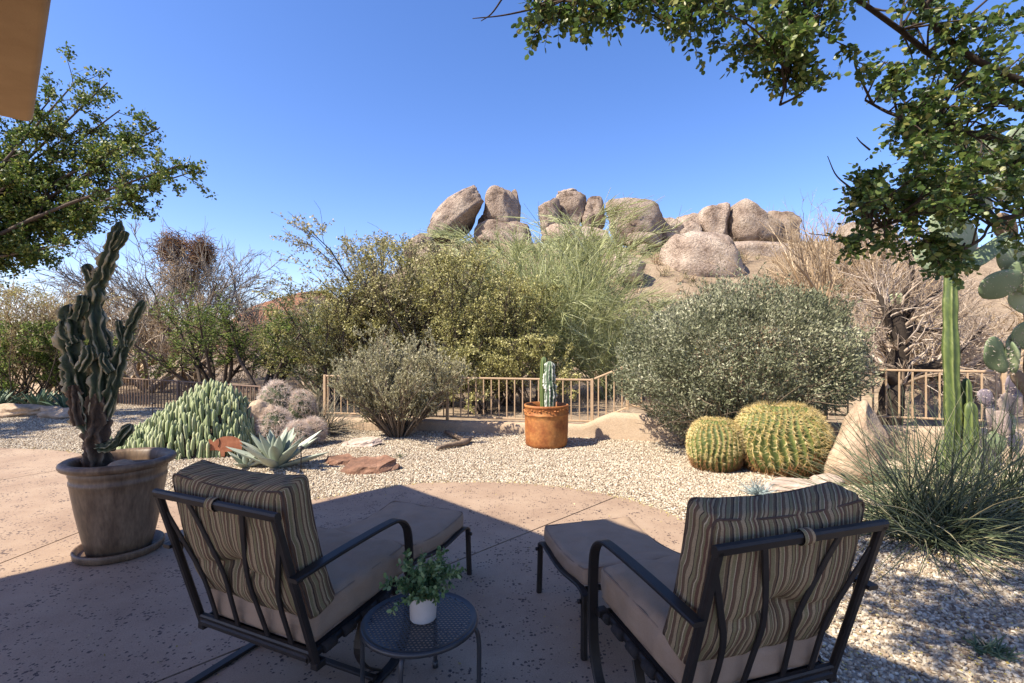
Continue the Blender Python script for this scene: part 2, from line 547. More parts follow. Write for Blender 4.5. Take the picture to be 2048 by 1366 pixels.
for cuts in ([(0, 1)], [(0, -1), (1, 1)], [(0, -1), (1, -1), (2, 1)], [(0, -1), (1, -1), (2, -1)]):
    V, F = slab(cuts)
    mk('concrete_slab', V, F, m_patio, patio, smooth=False)
m_filler = mat_noise('joint_sand', [(0.3, (0.13, 0.09, 0.05)), (0.7, (0.26, 0.19, 0.11))], 30, 0.95, 0.4)
V = np.column_stack([patio_poly, np.full(len(patio_poly), -0.014)])
ctr = V.mean(0)
bm = bmesh.new(); f = bm.faces.new([bm.verts.new(v) for v in (V - ctr) * 0.995 + ctr]); bmesh.ops.triangulate(bm, faces=[f])
V, F = from_bm(bm)
mk('joint_filler', V, F, m_filler, patio, smooth=False)

# ------------------------------------------------------------------ roof corner over the patio
m_stucco = mat_noise('tan_stucco', [(0.3, (0.25, 0.165, 0.09)), (0.7, (0.32, 0.22, 0.125))], 3.0, 0.9, 0.35, 90.0, bdist=0.006)
RC, d1, d2 = A([-3.755, 3.92]), A([.716, -.698]), A([-.698, -.716])
bm = bmesh.new()
lo, hi = 3.2, 3.30
q = [RC, RC + d2 * 3.7, RC + d2 * 3.7 + d1 * 5.6, RC + d1 * 5.6]
vb = [bm.verts.new((*p, lo)) for p in q]; vt = [bm.verts.new((*p, hi)) for p in q]
bm.faces.new(vb[::-1]); bm.faces.new(vt)
for i in range(4): bm.faces.new((vb[i], vb[(i + 1) % 4], vt[(i + 1) % 4], vt[i]))
bmesh.ops.recalc_face_normals(bm, faces=bm.faces[:])
bmesh.ops.bevel(bm, geom=bm.edges[:], offset=0.05, segments=5, profile=0.5, affect='EDGES')
V, F = from_bm(bm)
lone('patio_roof', V, F, m_stucco, 'tan stucco roof corner with rounded edge overhanging the patio at upper left', 'roof', (*RC, lo))

# ------------------------------------------------------------------ low stucco wall and railings
m_wall = mat_noise('wall_stucco', [(0.25, (0.36, 0.26, 0.17)), (0.5, (0.44, 0.33, 0.225)), (0.75, (0.50, 0.39, 0.28))], 1.6, 0.92, 0.5, 55.0, bdist=0.01, fine=0.28)
def wall_run(xs, tops, name, label, thick=0.26):
    xs = A(xs); ys = ywall(xs)
    pts = np.column_stack([xs, ys])
    T = nrm(np.gradient(pts, axis=0)); N = np.column_stack([-T[:, 1], T[:, 0]])
    rows = []
    for (f, hgt) in [(0, -9), (0, -.09), (.012, -.035), (.05, -.006), (.1, 0), (thick - .1, 0), (thick - .05, -.006), (thick - .012, -.035), (thick, -.09), (thick, -9)]:
        z = tops + hgt if hgt > -5 else np.full(len(xs), -0.3)
        rows.append(np.column_stack([pts + N * f, z]))
    V = np.stack(rows, 1)
    F = grid_faces(len(xs), len(rows))
    n = len(rows); k = (len(xs) - 1) * n
    o = lone(name, V, [F, A([list(range(n))]), A([[k + n - 1 - i for i in range(n)]])], m_wall, label, 'wall', (xs[len(xs) // 2], ys[len(xs) // 2], 0))
    return o
xs = np.concatenate([np.linspace(-3.4, 0.9, 40), np.linspace(1.0, 1.9, 26), np.linspace(2.0, 6.5, 40)])
tops = 0.17 + 0.23 * sstep(1.05, 1.62, xs) + 0.012 * np.sin(xs * 2.3)
wall_run(xs, tops, 'garden_wall', 'low tan stucco garden wall with a curved step under the railing')

wx = np.linspace(-15.5, -12.4, 24)
wall_run(wx, .06 + .78 * (1 - sstep(-14.2, -12.5, wx)), 'garden_wall', 'dark shaded end of a stucco wall sloping down at the left edge')
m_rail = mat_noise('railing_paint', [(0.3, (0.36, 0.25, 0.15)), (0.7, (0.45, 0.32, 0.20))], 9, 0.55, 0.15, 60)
m_rail_shade = mat_noise('shaded_railing_paint', [(0.3, (0.12, 0.08, 0.055)), (0.7, (0.18, 0.12, 0.085))], 9, 0.55, 0.1, 60)  # railing paint darkened, the shade on the left stretch put into its colour
_bal = {}
def bar_mesh(kind, mat):                      # unit-high square bar, shared by every baluster and post
    if (kind, mat.name) not in _bal:
        w = dict(baluster=0.019, post=0.045)[kind]
        V, F = box((0, 0, .5), (w, w, 1), 0.002)
        _bal[(kind, mat.name)] = make_mesh(kind, V, F, mat, smooth=False)
    return _bal[(kind, mat.name)]

def railing(p0, p1, zt, zb, nbal, posts, label, mat, postdrop=0.06, group=None):
    """zt, zb: (start, end) heights of the top and bottom rail"""
    p0, p1 = A(p0, float), A(p1, float)
    t = thing('railing', label, 'fence', (*p0, 0), 0, group)
    L = np.linalg.norm(p1 - p0); d = (p1 - p0) / L
    def at(s, z): return A([*(d * L * s), z])
    for nm, zz, h in (('top_rail', zt, .03), ('bottom_rail', zb, .026)):
        V, F = strip([at(0, zz[0]), at(.5, (zz[0] + zz[1]) / 2), at(1, zz[1])], .032, h, (-d[1], d[0], 0))
        mk(nm, V, F, mat, t, smooth=False)
    a = math.atan2(d[1], d[0])
    for i in range(nbal):
        s = (i + .5) / nbal
        z0 = zb[0] + (zb[1] - zb[0]) * s + .013; z1 = zt[0] + (zt[1] - zt[0]) * s - .015
        o = link('baluster', bar_mesh('baluster', mat), t, at(s, z0), (0, 0, a)); o.scale = (1, 1, z1 - z0)
    for s in posts:
        z0 = zb[0] + (zb[1] - zb[0]) * s - postdrop; z1 = zt[0] + (zt[1] - zt[0]) * s + .022
        o = link('post', bar_mesh('post', mat), t, at(s, z0), (0, 0, a)); o.scale = (1, 1, z1 - z0)
    return t
def wl_pt(x, off=0.13): return (x, float(ywall(x)) + off)
TOPZ, LOWZ = .885, .225
railing(wl_pt(-3.35), wl_pt(-1.1), (TOPZ, TOPZ), (LOWZ, LOWZ), 18, (0.0, 1.0), 'tan metal railing behind the rosemary-like shrub, left of the rusty pot', m_rail)
railing(wl_pt(-1.06), wl_pt(1.28), (TOPZ, TOPZ), (LOWZ, LOWZ), 18, (1.0,), 'tan metal railing behind the rusty pot', m_rail)
railing(wl_pt(1.32), wl_pt(1.78), (TOPZ + .02, TOPZ + .235), (LOWZ + .01, LOWZ + .24), 4, (), 'short sloping tan railing climbing the step of the wall', m_rail)
railing(wl_pt(1.80), wl_pt(4.3), (1.12, 1.12), (.50, .50), 19, (0.0, 1.0), 'tan metal railing half hidden behind the big round bush', m_rail)
railing(wl_pt(4.34), wl_pt(6.15), (1.12, 1.12), (.50, .50), 13, (1.0,), 'tan metal railing behind the tall column cactus', m_rail)
railing((-9.6, 12.15), (-7.35, 11.02), (.62, .62), (-.02, -.02), 21, (0.0, 1.0), 'dark shaded railing beyond the potted cactus, left stretch', m_rail_shade)
railing((-7.31, 11.0), (-4.9, 9.75), (.62, .62), (-.02, -.02), 23, (1.0,), 'dark shaded railing running behind the finger cactus mound', m_rail_shade)
# ------------------------------------------------------------------ patio furniture
m_metal = mat_noise('black_brown_metal', [(0.3, (0.010, 0.008, 0.007)), (0.7, (0.020, 0.016, 0.014))], 14, 0.5, 0.12, 220, spec=0.35, bdist=0.002)
m_table = mat_noise('charcoal_metal', [(0.3, (0.022, 0.023, 0.025)), (0.7, (0.036, 0.037, 0.04))], 14, 0.4, 0.1, 220, spec=0.5, bdist=0.002)
m_webbing = mat_noise('dark_webbing', [(0.3, (0.02, 0.018, 0.016)), (0.7, (0.035, 0.03, 0.028))], 30, 0.9, 0.3, 200)
m_taupe = mat_noise('taupe_canvas', [(0.3, (0.29, 0.205, 0.135)), (0.7, (0.36, 0.26, 0.18))], 5, 0.9, 0.25, 420, bdist=0.002, spec=0.2, fine=0.18)
m_taupe_dark = mat_noise('taupe_piping', [(0.3, (0.20, 0.14, 0.10)), (0.7, (0.25, 0.18, 0.13))], 20, 0.9, 0.1, 300, spec=0.2)

def mat_stripe():
    m, n, l, p = new_mat('striped_fabric')
    tc = n.new('ShaderNodeTexCoord')
    wob = n.new('ShaderNodeTexNoise'); wob.inputs['Scale'].default_value = 5.0; wob.inputs['Detail'].default_value = 2
    l.new(tc.outputs['Object'], wob.inputs['Vector'])
    sm = n.new('ShaderNodeAttribute'); sm.attribute_name = 'rnd'
    ww = n.new('ShaderNodeMath'); ww.operation = 'MULTIPLY_ADD'; ww.inputs[1].default_value = 0.010
    l.new(wob.outputs['Fac'], ww.inputs[0]); l.new(sm.outputs['Fac'], ww.inputs[2])
    sc = n.new('ShaderNodeMath'); sc.operation = 'MULTIPLY'; sc.inputs[1].default_value = 5.6; l.new(ww.outputs[0], sc.inputs[0])
    fr = n.new('ShaderNodeMath'); fr.operation = 'FRACT'; l.new(sc.outputs[0], fr.inputs[0])
    tan, oli, brn, red, drk, crm = (.30, .225, .13), (.19, .16, .082), (.125, .083, .048), (.125, .068, .044), (.055, .038, .027), (.40, .325, .205)
    seq = [tan, drk, oli, brn, crm, oli, red, tan, drk, brn, oli, crm, brn, tan, red, oli, tan, brn, drk, tan, oli, crm, red, brn]
    wd = [2.2, .6, 1.6, 1.2, .5, 1.1, 1.5, 1.3, .5, 1.8, 1.0, .4, 1.3, 1.6, .9, 2.0, .5, 1.4, .8, 1.0, 1.7, .5, 1.0, 1.3]
    pos = np.concatenate([[0], np.cumsum(wd)[:-1]]) / sum(wd)
    r = ramp(n, list(zip(pos.tolist(), seq)), 'CONSTANT'); l.new(fr.outputs[0], r.inputs['Fac'])
    wv = n.new('ShaderNodeTexNoise'); wv.inputs['Scale'].default_value = 350; wv.inputs['Detail'].default_value = 2
    l.new(tc.outputs['Object'], wv.inputs['Vector'])
    r2 = ramp(n, [(0.3, (.75, .75, .75)), (.7, (1.15, 1.15, 1.15))]); l.new(wv.outputs['Fac'], r2.inputs['Fac'])
    mx = n.new('ShaderNodeMix'); mx.data_type = 'RGBA'; mx.blend_type = 'MULTIPLY'; mx.inputs[0].default_value = 1
    l.new(r.outputs['Color'], mx.inputs[6]); l.new(r2.outputs['Color'], mx.inputs[7])
    l.new(mx.outputs[2], p.inputs['Base Color'])
    p.inputs['Roughness'].default_value = .9; p.inputs['Specular IOR Level'].default_value = .2
    b = n.new('ShaderNodeBump'); b.inputs['Strength'].default_value = .3; b.inputs['Distance'].default_value = .002
    l.new(wv.outputs['Fac'], b.inputs['Height']); l.new(b.outputs[0], p.inputs['Normal'])
    return m
m_stripe = mat_stripe()
m_stripe_piping = mat_noise('brown_piping', [(0.3, (.06, .04, .03)), (.7, (.1, .068, .05))], 20, .9, .1, 300, spec=.2)

def cushion(hx, hy, hz, r, puff, n=30, seed=0, tuft=None, wr=0.006, sag=0.0):
    """rounded pad, x across, y along, z thick; puffed faces, small wrinkles, optional tuft"""
    V, F = grid_cube(n)
    h = A([hx, hy, hz])
    V = np.sign(V) * np.abs(V) ** 0.85
    q = V * h
    flat = q[:, 0] + .95 * q[:, 2] + .5
    inner = np.clip(q, -(h - r), h - r)
    d = q - inner
    q = inner + r * d / np.maximum(np.linalg.norm(d, axis=1, keepdims=True), 1e-9) * (np.linalg.norm(d, axis=1, keepdims=True) > 1e-6)
    ex, ey, ez = q[:, 0] / hx, q[:, 1] / hy, q[:, 2] / hz
    w = (1 - np.clip(ex, -1, 1) ** 4) * (1 - np.clip(ey, -1, 1) ** 4)
    q[:, 2] += puff * w * ez
    q[:, 0] += .25 * puff * ex * (1 - ez ** 2) * (1 - ey ** 2)
    q[:, 1] += .25 * puff * ey * (1 - ez ** 2) * (1 - ex ** 2)
    nz = fbm(q * A([1, 1, 1.0]), 9, 3, seed + 1)
    edge = np.maximum(np.abs(ex), np.abs(ey)) ** 6
    q[:, 2] += wr * nz * (.5 + ez * .5)
    q += wr * .9 * edge[:, None] * np.column_stack([ex, ey, ez * 0]) * np.sin(34 * (q[:, 0] * (np.abs(ey) > .9) + q[:, 1] * (np.abs(ex) > .9)) + 3 * nz)[:, None] * .5
    if tuft:
        for tx, ty, dep in tuft:
            dd = np.hypot(q[:, 0] - tx, (q[:, 1] - ty))
            q[:, 2] -= np.sign(ez) * dep * np.exp(-(dd / .07) ** 2)
            q[:, 2] -= np.sign(ez) * dep * .45 * np.exp(-((q[:, 1] - ty) / .018) ** 2) * np.exp(-(dd / .2) ** 2)
    if tuft:
        tx, ty, dep = tuft[0]
        dd = np.hypot(q[:, 0] - tx, (q[:, 1] - ty) * .7)
        flat = flat + .020 * np.exp(-(dd / .12) ** 2) * np.sign(q[:, 0] - tx) * np.minimum(1, np.abs(q[:, 0] - tx) / .02)
    return q, F, flat

def piping(hx, hy, hz, r, mat, name, parent, xf, sides=(-1, 1), rad=.0042):
    for s in sides:
        c = []
        k = r
        for (cx, cy, a0) in ((hx - k, hy - k, 0), (-(hx - k), hy - k, 90), (-(hx - k), -(hy - k), 180), (hx - k, -(hy - k), 270)):
            for a in np.linspace(a0, a0 + 90, 6):
                c.append((cx + (k - r * .26) * math.cos(math.radians(a)), cy + (k - r * .26) * math.sin(math.radians(a)), s * (hz - r * .26)))
        pts = A(c)
        full = []
        for i in range(len(pts)):
            p, q = pts[i], pts[(i + 1) % len(pts)]
            m = max(1, int(np.linalg.norm(q - p) / .04))
            full += [p + (q - p) * j / m for j in range(m)]
        V, F = tube(full, rad, 6, closed=True)
        mk(name, xf(V), F, mat, parent)

def rotx(V, a):
    c, s = math.cos(a), math.sin(a)
    return V @ A([[1, 0, 0], [0, c, s], [0, -s, c]])

CW, CA = .332, .362
def make_chair(label, loc, rz, seed):
    t = thing('lounge_chair', label, 'chair', loc, rz)
    for s in (-1, 1):                         # arm, front leg and floor runner are one bent flat bar
        path = curve_pts([(-.385, .645), (-.12, .664), (.14, .673), (.225, .662), (.282, .615), (.303, .53), (.308, .36), (.300, .20), (.272, .10), (.215, .035), (.12, .012), (-.1, .010), (-.48, .010)], 56)
        V, F = strip(np.column_stack([np.full(len(path), s * CA), path]), .046, .016)
        arm = mk('arm', V, F, m_metal, t, smooth=False)
        V, F = tube([(s * (CA - .01), -.33, .63), (s * (CW - .005), -.352, .62)], .012, 8)
        mk('arm_bolt', V, F, m_metal, arm)
        V, F = box((s * CW, .285, .335), (.05, .045, .03), .004)
        mk('seat_bracket', V, F, m_metal, arm, smooth=False)
    back = A([[-.252, .285], [-.433, .884]])   # y, z of a back post, bottom and top
    def bp(sx, tt): return A([sx * CW, *(back[1] + (back[0] - back[1]) * tt)])
    for s in (-1, 1):
        V, F = strip([bp(s, 1.07), bp(s, .5), bp(s, 0)], .032, .026)
        mk('back_post', V, F, m_metal, t, smooth=False)
        V, F = box((s * CW, -.235, .255), (.036, .05, .03), .004)
        mk('foot_cap', V, F, m_metal, t, smooth=False)
    yz = nrm(back[1] - back[0])
    V, F = strip([bp(-1.05, 0), bp(0, 0), bp(1.05, 0)], .036, .026, (0, yz[0], yz[1]))
    bar = mk('top_bar', V, F, m_metal, t, smooth=False)
    V, F = strip([bp(-1, .97), bp(0, .97), bp(1, .97)], .03, .024, (0, yz[0], yz[1]))
    mk('lower_bar', V, F, m_metal, t, smooth=False)
    for s in (-1, 1):
        for ctl in ([(.97, .14), (.80, .38), (.66, .62), (.66, .97)], [(.47, .02), (.33, .26), (.22, .52), (.24, .75), (.27, .97)]):
            V, F = strip(A([bp(s * a, b) for a, b in curve_pts(ctl, 18)]) + A([0, .002, 0]), .024, .009)
            mk('back_slat', V, F, m_metal, t, smooth=False)
    th = math.atan2(.16, .58)
    # strap round the top bar
    c = bp(0, 0); loop = [c + A([0, .024 * math.cos(a) * 1.0 + .004, .026 * math.sin(a)]) for a in np.linspace(0, 2 * math.pi, 17)[:-1]]
    V, F = [], []
    for q in loop: V += [q + A([-.021, 0, 0]), q + A([.021, 0, 0])]
    F = A([[2 * i, 2 * i + 1, (2 * i + 3) % 32, (2 * i + 2) % 32] for i in range(16)])
    strapxy = (V, F)
    # seat frame
    for s in (-1, 1):
        V, F = strip([(s * .31, -.27, .285), (s * .31, 0, .30), (s * .31, .30, .325)], .026, .034)
        mk('seat_rail', V, F, m_metal, t, smooth=False)
        V, F = strip(curve_pts([(s * .335, .12, .02), (s * .33, .03, .09), (s * .325, -.01, .18), (s * .318, .03, .28)], 14), .04, .010)
        mk('spring_plate', V, F, m_metal, t, smooth=False)
    for y, z in ((-.26, .283), (.295, .322)):
        V, F = strip([(-.31, y, z), (0, y, z), (.31, y, z)], .03, .026, (0, 1, 0))
        mk('cross_bar', V, F, m_metal, t, smooth=False)
    for y in (.06,):
        V, F = strip([(-CA, y, .026), (0, y, .026), (CA, y, .026)], .032, .016, (0, 1, 0))
        mk('floor_bar', V, F, m_metal, t, smooth=False)
    V, F = strip([(-.30, 0, .312), (0, 0, .300), (.30, 0, .312)], .54, .006, (0, 1, .06))
    mk('seat_sling', V, F, m_webbing, t, smooth=False)
    for k in range(5):                        # tied ribs of the sling seen from the side
        y = -.2 + k * .11
        for s in (-1, 1):
            V, F = tube([(s * .322, y, .287 + .06 * (y + .27)), (s * .322, y + .06, .291 + .06 * (y + .27))], [.021, .021], 8)
            mk('sling_tie', V, F, m_webbing, t)
    # seat cushion
    hx, hy, hz = .302, .312, .072
    def xf(V): return rotx(np.asarray(V), math.radians(4)) + A([0, .062, .402])
    q, F, _ = cushion(hx, hy, hz, .035, .028, 34, seed, wr=.011)
    sc = mk('seat_cushion', xf(q), F, m_taupe, t)
    piping(hx, hy, hz, .035, m_taupe_dark, 'piping', sc, xf)
    # back cushion
    bx, by, bz = .322, .272, .068
    def xb(V):
        W = np.asarray(V)
        W = np.column_stack([W[:, 0], -W[:, 2], W[:, 1]])      # pad y -> up, pad z -> towards the rear
        W = W + A([0, .020, 0]) * ((W[:, 2:3] / by) ** 2)       # slight bow
        W[:, 2] += .028 * (W[:, 0] / bx) ** 2 * (W[:, 2] > 0) * (W[:, 2] / by)
        return rotx(W, th) + A([0, -.272, .690])
    q, F, flat = cushion(bx, by, bz, .032, .030, 36, seed + 5, tuft=[(0, -.07, .05)], wr=.008)
    bc = mk('back_cushion', xb(q), F, m_stripe, t, rnd=flat)
    tag(bc, 'back cushion in brown, tan and olive stripes')
    piping(bx, by, bz, .032, m_stripe_piping, 'piping', bc, xb)
    mk('strap', strapxy[0], strapxy[1], m_stripe, bc, rnd=[.5 + .042 * (i % 2) for i in range(32)])
    return t

def make_ottoman(label, loc, rz, seed):
    t = thing('ottoman', label, 'ottoman', loc, rz)
    for s in (-1, 1):
        top = curve_pts([(-.325, .27), (-.31, .30), (-.24, .312), (0, .285), (.24, .312), (.31, .30), (.325, .27)], 26)
        V, F = strip(np.column_stack([np.full(len(top), s * .292), top]), .036, .016)
        rail = mk('side_rail', V, F, m_metal, t, smooth=False)
        for e in (-1, 1):
            V, F = strip([(s * .295, e * .318, .295), (s * .297, e * .322, .15), (s * .30, e * .327, 0)], .030, .030)
            mk('leg', V, F, m_metal, t, smooth=False)
            V, F = tube([(s * .312, e * .312, .268), (s * .326, e * .312, .268)], .011, 8)
            mk('bolt', V, F, m_metal, rail)
    for e in (-1, 1):
        V, F = strip([(-.28, e * .27, .298), (0, e * .27, .296), (.28, e * .27, .298)], .03, .02, (0, 1, 0))
        mk('cross_bar', V, F, m_metal, t, smooth=False)
    hx, hy, hz = .285, .298, .044
    def xf(V):
        W = np.array(V)
        W[:, 2] += -.035 * (1 - (W[:, 1] / hy) ** 2) + .012
        return W + A([0, 0, .358])
    q, F, _ = cushion(hx, hy, hz, .025, .012, 30, seed, wr=.008)
    sc = mk('cushion', xf(q), F, m_taupe, t)
    piping(hx, hy, hz, .025, m_taupe_dark, 'piping', sc, xf)
    return t

CL, TL = A([-.953, 2.284]), -.429
CR, TR = A([.791, 1.988]), .315
make_chair('striped lounge chair on the left, between the big pot and the small table', (*CL, 0), TL, 1)
make_chair('striped lounge chair on the right, at the edge of the gravel', (*CR, 0), TR, 21)
def ahead(c, a, x, y): return (c[0] + x * math.cos(a) - y * math.sin(a), c[1] + x * math.sin(a) + y * math.cos(a), 0)
make_ottoman('taupe ottoman wholly in shade before the left lounge chair', ahead(CL, TL, -.075, .81), TL + .0, 3)
make_ottoman('taupe ottoman with a sunlit corner before the right lounge chair', ahead(CR, TR, .0, .81), TR - .04, 8)

# small round table with a perforated top
TC = A([-.184 * 2.06, 2.06, 0]); TZ, TRAD = .36, .238
t = thing('side_table', 'small round charcoal metal table with a perforated top', 'table', TC)
mb = MB()
pit = .0168; rh = .0056; R0 = TRAD - .014
Vh, Fh, n0 = [], [], 0
hexa = np.arange(6) * np.pi / 3 + np.pi / 6
for i in range(-18, 19):
    for j in range(-18, 19):
        cx = pit * (i + .5 * (j & 1)); cy = pit * .866 * j
        if math.hypot(cx, cy) > R0 + .006: continue
        ro = pit / math.sqrt(3)
        outer = A([[cx + ro * math.cos(a), cy + ro * math.sin(a), 0] for a in hexa])
        if math.hypot(cx, cy) > R0 - .016:
            mb.add(outer, A([[0, 1, 2, 3, 4, 5]])); continue
        inner = A([[cx + rh * math.cos(a), cy + rh * math.sin(a), 0] for a in hexa])
        low = inner - A([0, 0, .0016])
        V = np.vstack([outer, inner, low])
        F = A([[k, (k + 1) % 6, 6 + (k + 1) % 6, 6 + k] for k in range(6)] + [[6 + k, 6 + (k + 1) % 6, 12 + (k + 1) % 6, 12 + k] for k in range(6)])
        mb.add(V, F)
V, F, R = mb.out()
mk('perforated_top', V + A([0, 0, TZ - .004]), F, m_table, t, smooth=False)
V, F = lathe([(R0 - .012, TZ - .0045), (R0 + .004, TZ - .001), (TRAD - .008, TZ + .002), (TRAD, TZ - .004), (TRAD + .001, TZ - .016), (TRAD - .006, TZ - .022), (R0 - .004, TZ - .018), (R0 - .012, TZ - .0065)], 72)
mk('rim', V, F, m_table, t)
for k in range(4):
    a = math.radians(84 + 90 * k)
    e = A([math.cos(a), math.sin(a)])
    pts = curve_pts([(*(e * .205), TZ - .018), (*(e * .235), TZ - .035), (*(e * .246), TZ - .09), (*(e * .246), .16), (*(e * .246), .012)], 18)
    V, F = tube(pts, .0095, 10)
    leg = mk('leg', V, F, m_table, t)
    V, F = tube([(*(e * .246), .03), (*(e * .246), 0)], .013, 10)
    mk('foot_cap', V, F, m_table, leg)

# small leafy plant in a white pot on the table
m_white = mat_noise('white_ceramic', [(0.3, (.50, .46, .41)), (.7, (.58, .54, .49))], 12, .55, .12, 150, bdist=.002)
m_faux = mat_attr('small_plant_leaf', [(0, (.045, .095, .03)), (.5, (.12, .20, .07)), (1, (.27, .35, .17))], .6, .3, .25)
m_stem = mat_noise('green_stem', [(0.3, (.10, .13, .05)), (.7, (.16, .2, .08))], 10, .7, .1)
PB = A([TC[0] + .012, TC[1] + .005, TZ - .003])
t = thing('potted_plant', 'small leafy green plant in a white cylinder pot on the round table', 'potted plant', PB)
V, F = lathe([(.0, .001), (.050, .001), (.0535, .006), (.057, .118), (.0575, .120), (.0535, .120), (.051, .10), (.0, .098)], 36)
mk('pot', V, F, m_white, t)
n = 54
d = nrm(rdir(n, .15, 1.0) + A([0, 0, .35]))
b = np.column_stack([rng.normal(0, .018, n), rng.normal(0, .018, n), np.full(n, .098)])
p1, r1 = level0(b, d, .10 + .10 * rng.random(n), .0014, 7, .10, -.10, .6)
V, F, R = tubes(p1, r1, 4)
mk('stems', V, F, m_stem, t, rnd=R)
pos, tg, _ = along(p1, r1, 30, .22, 1.0)
pr = rng.normal(size=pos.shape); pr = nrm(pr - (pr * tg).sum(1)[:, None] * tg)
V, F, R = leaves(pos, tg * .55 + pr, .021, .0125, .12, True)
tag(mk('foliage', V, F, m_faux, t, rnd=R), kind='stuff')
# ------------------------------------------------------------------ garden: pots, cacti, rocks, shrubs
# pale pebbles covering the bed
def pebbles():
    out = []
    for y0, y1, sp in ((1.55, 6.2, .0205), (6.2, 9.3, .0255), (9.3, 13, .036)):
        gx_, gy_ = np.meshgrid(np.arange(-13.5, 7.2, sp), np.arange(y0, y1, sp), indexing='ij')
        x = (gx_ + rng.uniform(-.5, .5, gx_.shape) * sp).ravel(); y = (gy_ + rng.uniform(-.5, .5, gy_.shape) * sp).ravel()
        k = (np.abs(x) < 1.05 * y + .15) & (y < ywall(x) - .01)
        x, y = x[k], y[k]
        k = ~in_poly(x, y, patio_poly)
        out.append(np.column_stack([x[k], y[k]]))
    q = np.vstack(out)
    z = -.016 + .006 * np.sin(q[:, 0] * 3.1 + q[:, 1]) * np.sin(q[:, 1] * 2.7) + rng.uniform(0, .008, len(q))
    return np.column_stack([q, z])
m, n_, l_, p_ = new_mat('pale_pebbles')
oi = n_.new('ShaderNodeObjectInfo')
r_ = ramp(n_, [(0, (.13, .09, .058)), (.15, (.25, .19, .13)), (.38, (.36, .295, .21)), (.7, (.45, .385, .285)), (1, (.57, .515, .41))])
l_.new(oi.outputs['Random'], r_.inputs['Fac']); l_.new(r_.outputs['Color'], p_.inputs['Base Color']); p_.inputs['Roughness'].default_value = .9; p_.inputs['Specular IOR Level'].default_value = .2
m_pebble = m
gp = tag(link('gravel_pebbles', make_mesh('gravel_pebbles', pebbles(), [])), 'loose pale tan pebbles covering the planting bed', 'gravel', kind='stuff')
ng = bpy.data.node_groups.new('pebble_scatter', 'GeometryNodeTree')
ng.interface.new_socket('Geometry', in_out='INPUT', socket_type='NodeSocketGeometry')
ng.interface.new_socket('Geometry', in_out='OUTPUT', socket_type='NodeSocketGeometry')
gi, go = ng.nodes.new('NodeGroupInput'), ng.nodes.new('NodeGroupOutput')
ic = ng.nodes.new('GeometryNodeMeshIcoSphere'); ic.inputs['Radius'].default_value = 1; ic.inputs['Subdivisions'].default_value = 1
sm_ = ng.nodes.new('GeometryNodeSetMaterial'); sm_.inputs['Material'].default_value = m_pebble
ip = ng.nodes.new('GeometryNodeInstanceOnPoints')
rv = ng.nodes.new('FunctionNodeRandomValue'); rv.data_type = 'FLOAT_VECTOR'
rv.inputs[0].default_value = (.005, .0045, .004); rv.inputs[1].default_value = (.0185, .0145, .011)
rr = ng.nodes.new('FunctionNodeRandomValue'); rr.data_type = 'FLOAT_VECTOR'
rr.inputs[0].default_value = (-.5, -.5, 0); rr.inputs[1].default_value = (.5, .5, 6.283); rr.inputs['Seed'].default_value = 5
L = ng.links
L.new(ic.outputs[0], sm_.inputs[0]); L.new(gi.outputs[0], ip.inputs['Points']); L.new(sm_.outputs[0], ip.inputs['Instance'])
L.new(rv.outputs[0], ip.inputs['Scale']); L.new(rr.outputs[0], ip.inputs['Rotation']); L.new(ip.outputs[0], go.inputs[0])
gp.modifiers.new('scatter', 'NODES').node_group = ng

# -- pots
m_pot = mat_noise('weathered_brown_glaze', [(0.25, (.06, .036, .021)), (.45, (.15, .095, .055)), (.62, (.24, .16, .095)), (.8, (.33, .235, .145))], 5, .5, .35, 45, bdist=.004, spec=.45, stretch=(1.6, 1.6, .35), fine=.4)
m_soil = mat_noise('potting_soil', [(.3, (.08, .055, .035)), (.7, (.2, .15, .1))], 20, .95, .8, 60)
BP = A([-2.815, 3.59, 0])
V, F = lathe([(.0, .012), (.20, .012), (.235, .02), (.25, .055), (.262, .058), (.268, .05), (.262, .012), (.25, 0), (0, 0)], 48)
lone('plant_saucer', V + BP, F, m_pot, 'round glazed saucer under the big brown pot', 'saucer', BP)
t = thing('potted_cactus', 'tall gnarled knobbly cactus in a big brown glazed pot', 'potted cactus', BP + A([0, 0, .013]))
V, F = lathe([(0, .002), (.175, .002), (.19, .012), (.215, .12), (.25, .30), (.272, .44), (.280, .50), (.284, .505), (.284, .525), (.279, .53), (.283, .56), (.288, .565), (.288, .585), (.284, .60)], 64)
pot = mk('pot', V, F, m_pot, t)
V, F = lathe([(.284, .598), (.305, .600), (.330, .612), (.341, .630), (.338, .648), (.320, .660), (.296, .658), (.280, .642), (.268, .60), (.262, .55)], 64)
mk('rim', V, F, m_pot, pot)
V, F = lathe([(.266, .575), (.2, .59), (.1, .60), (0, .602)], 32)
V[:, 2] += .01 * fbm(V, 12, 3, 2)
mk('soil', V, F, m_soil, t)

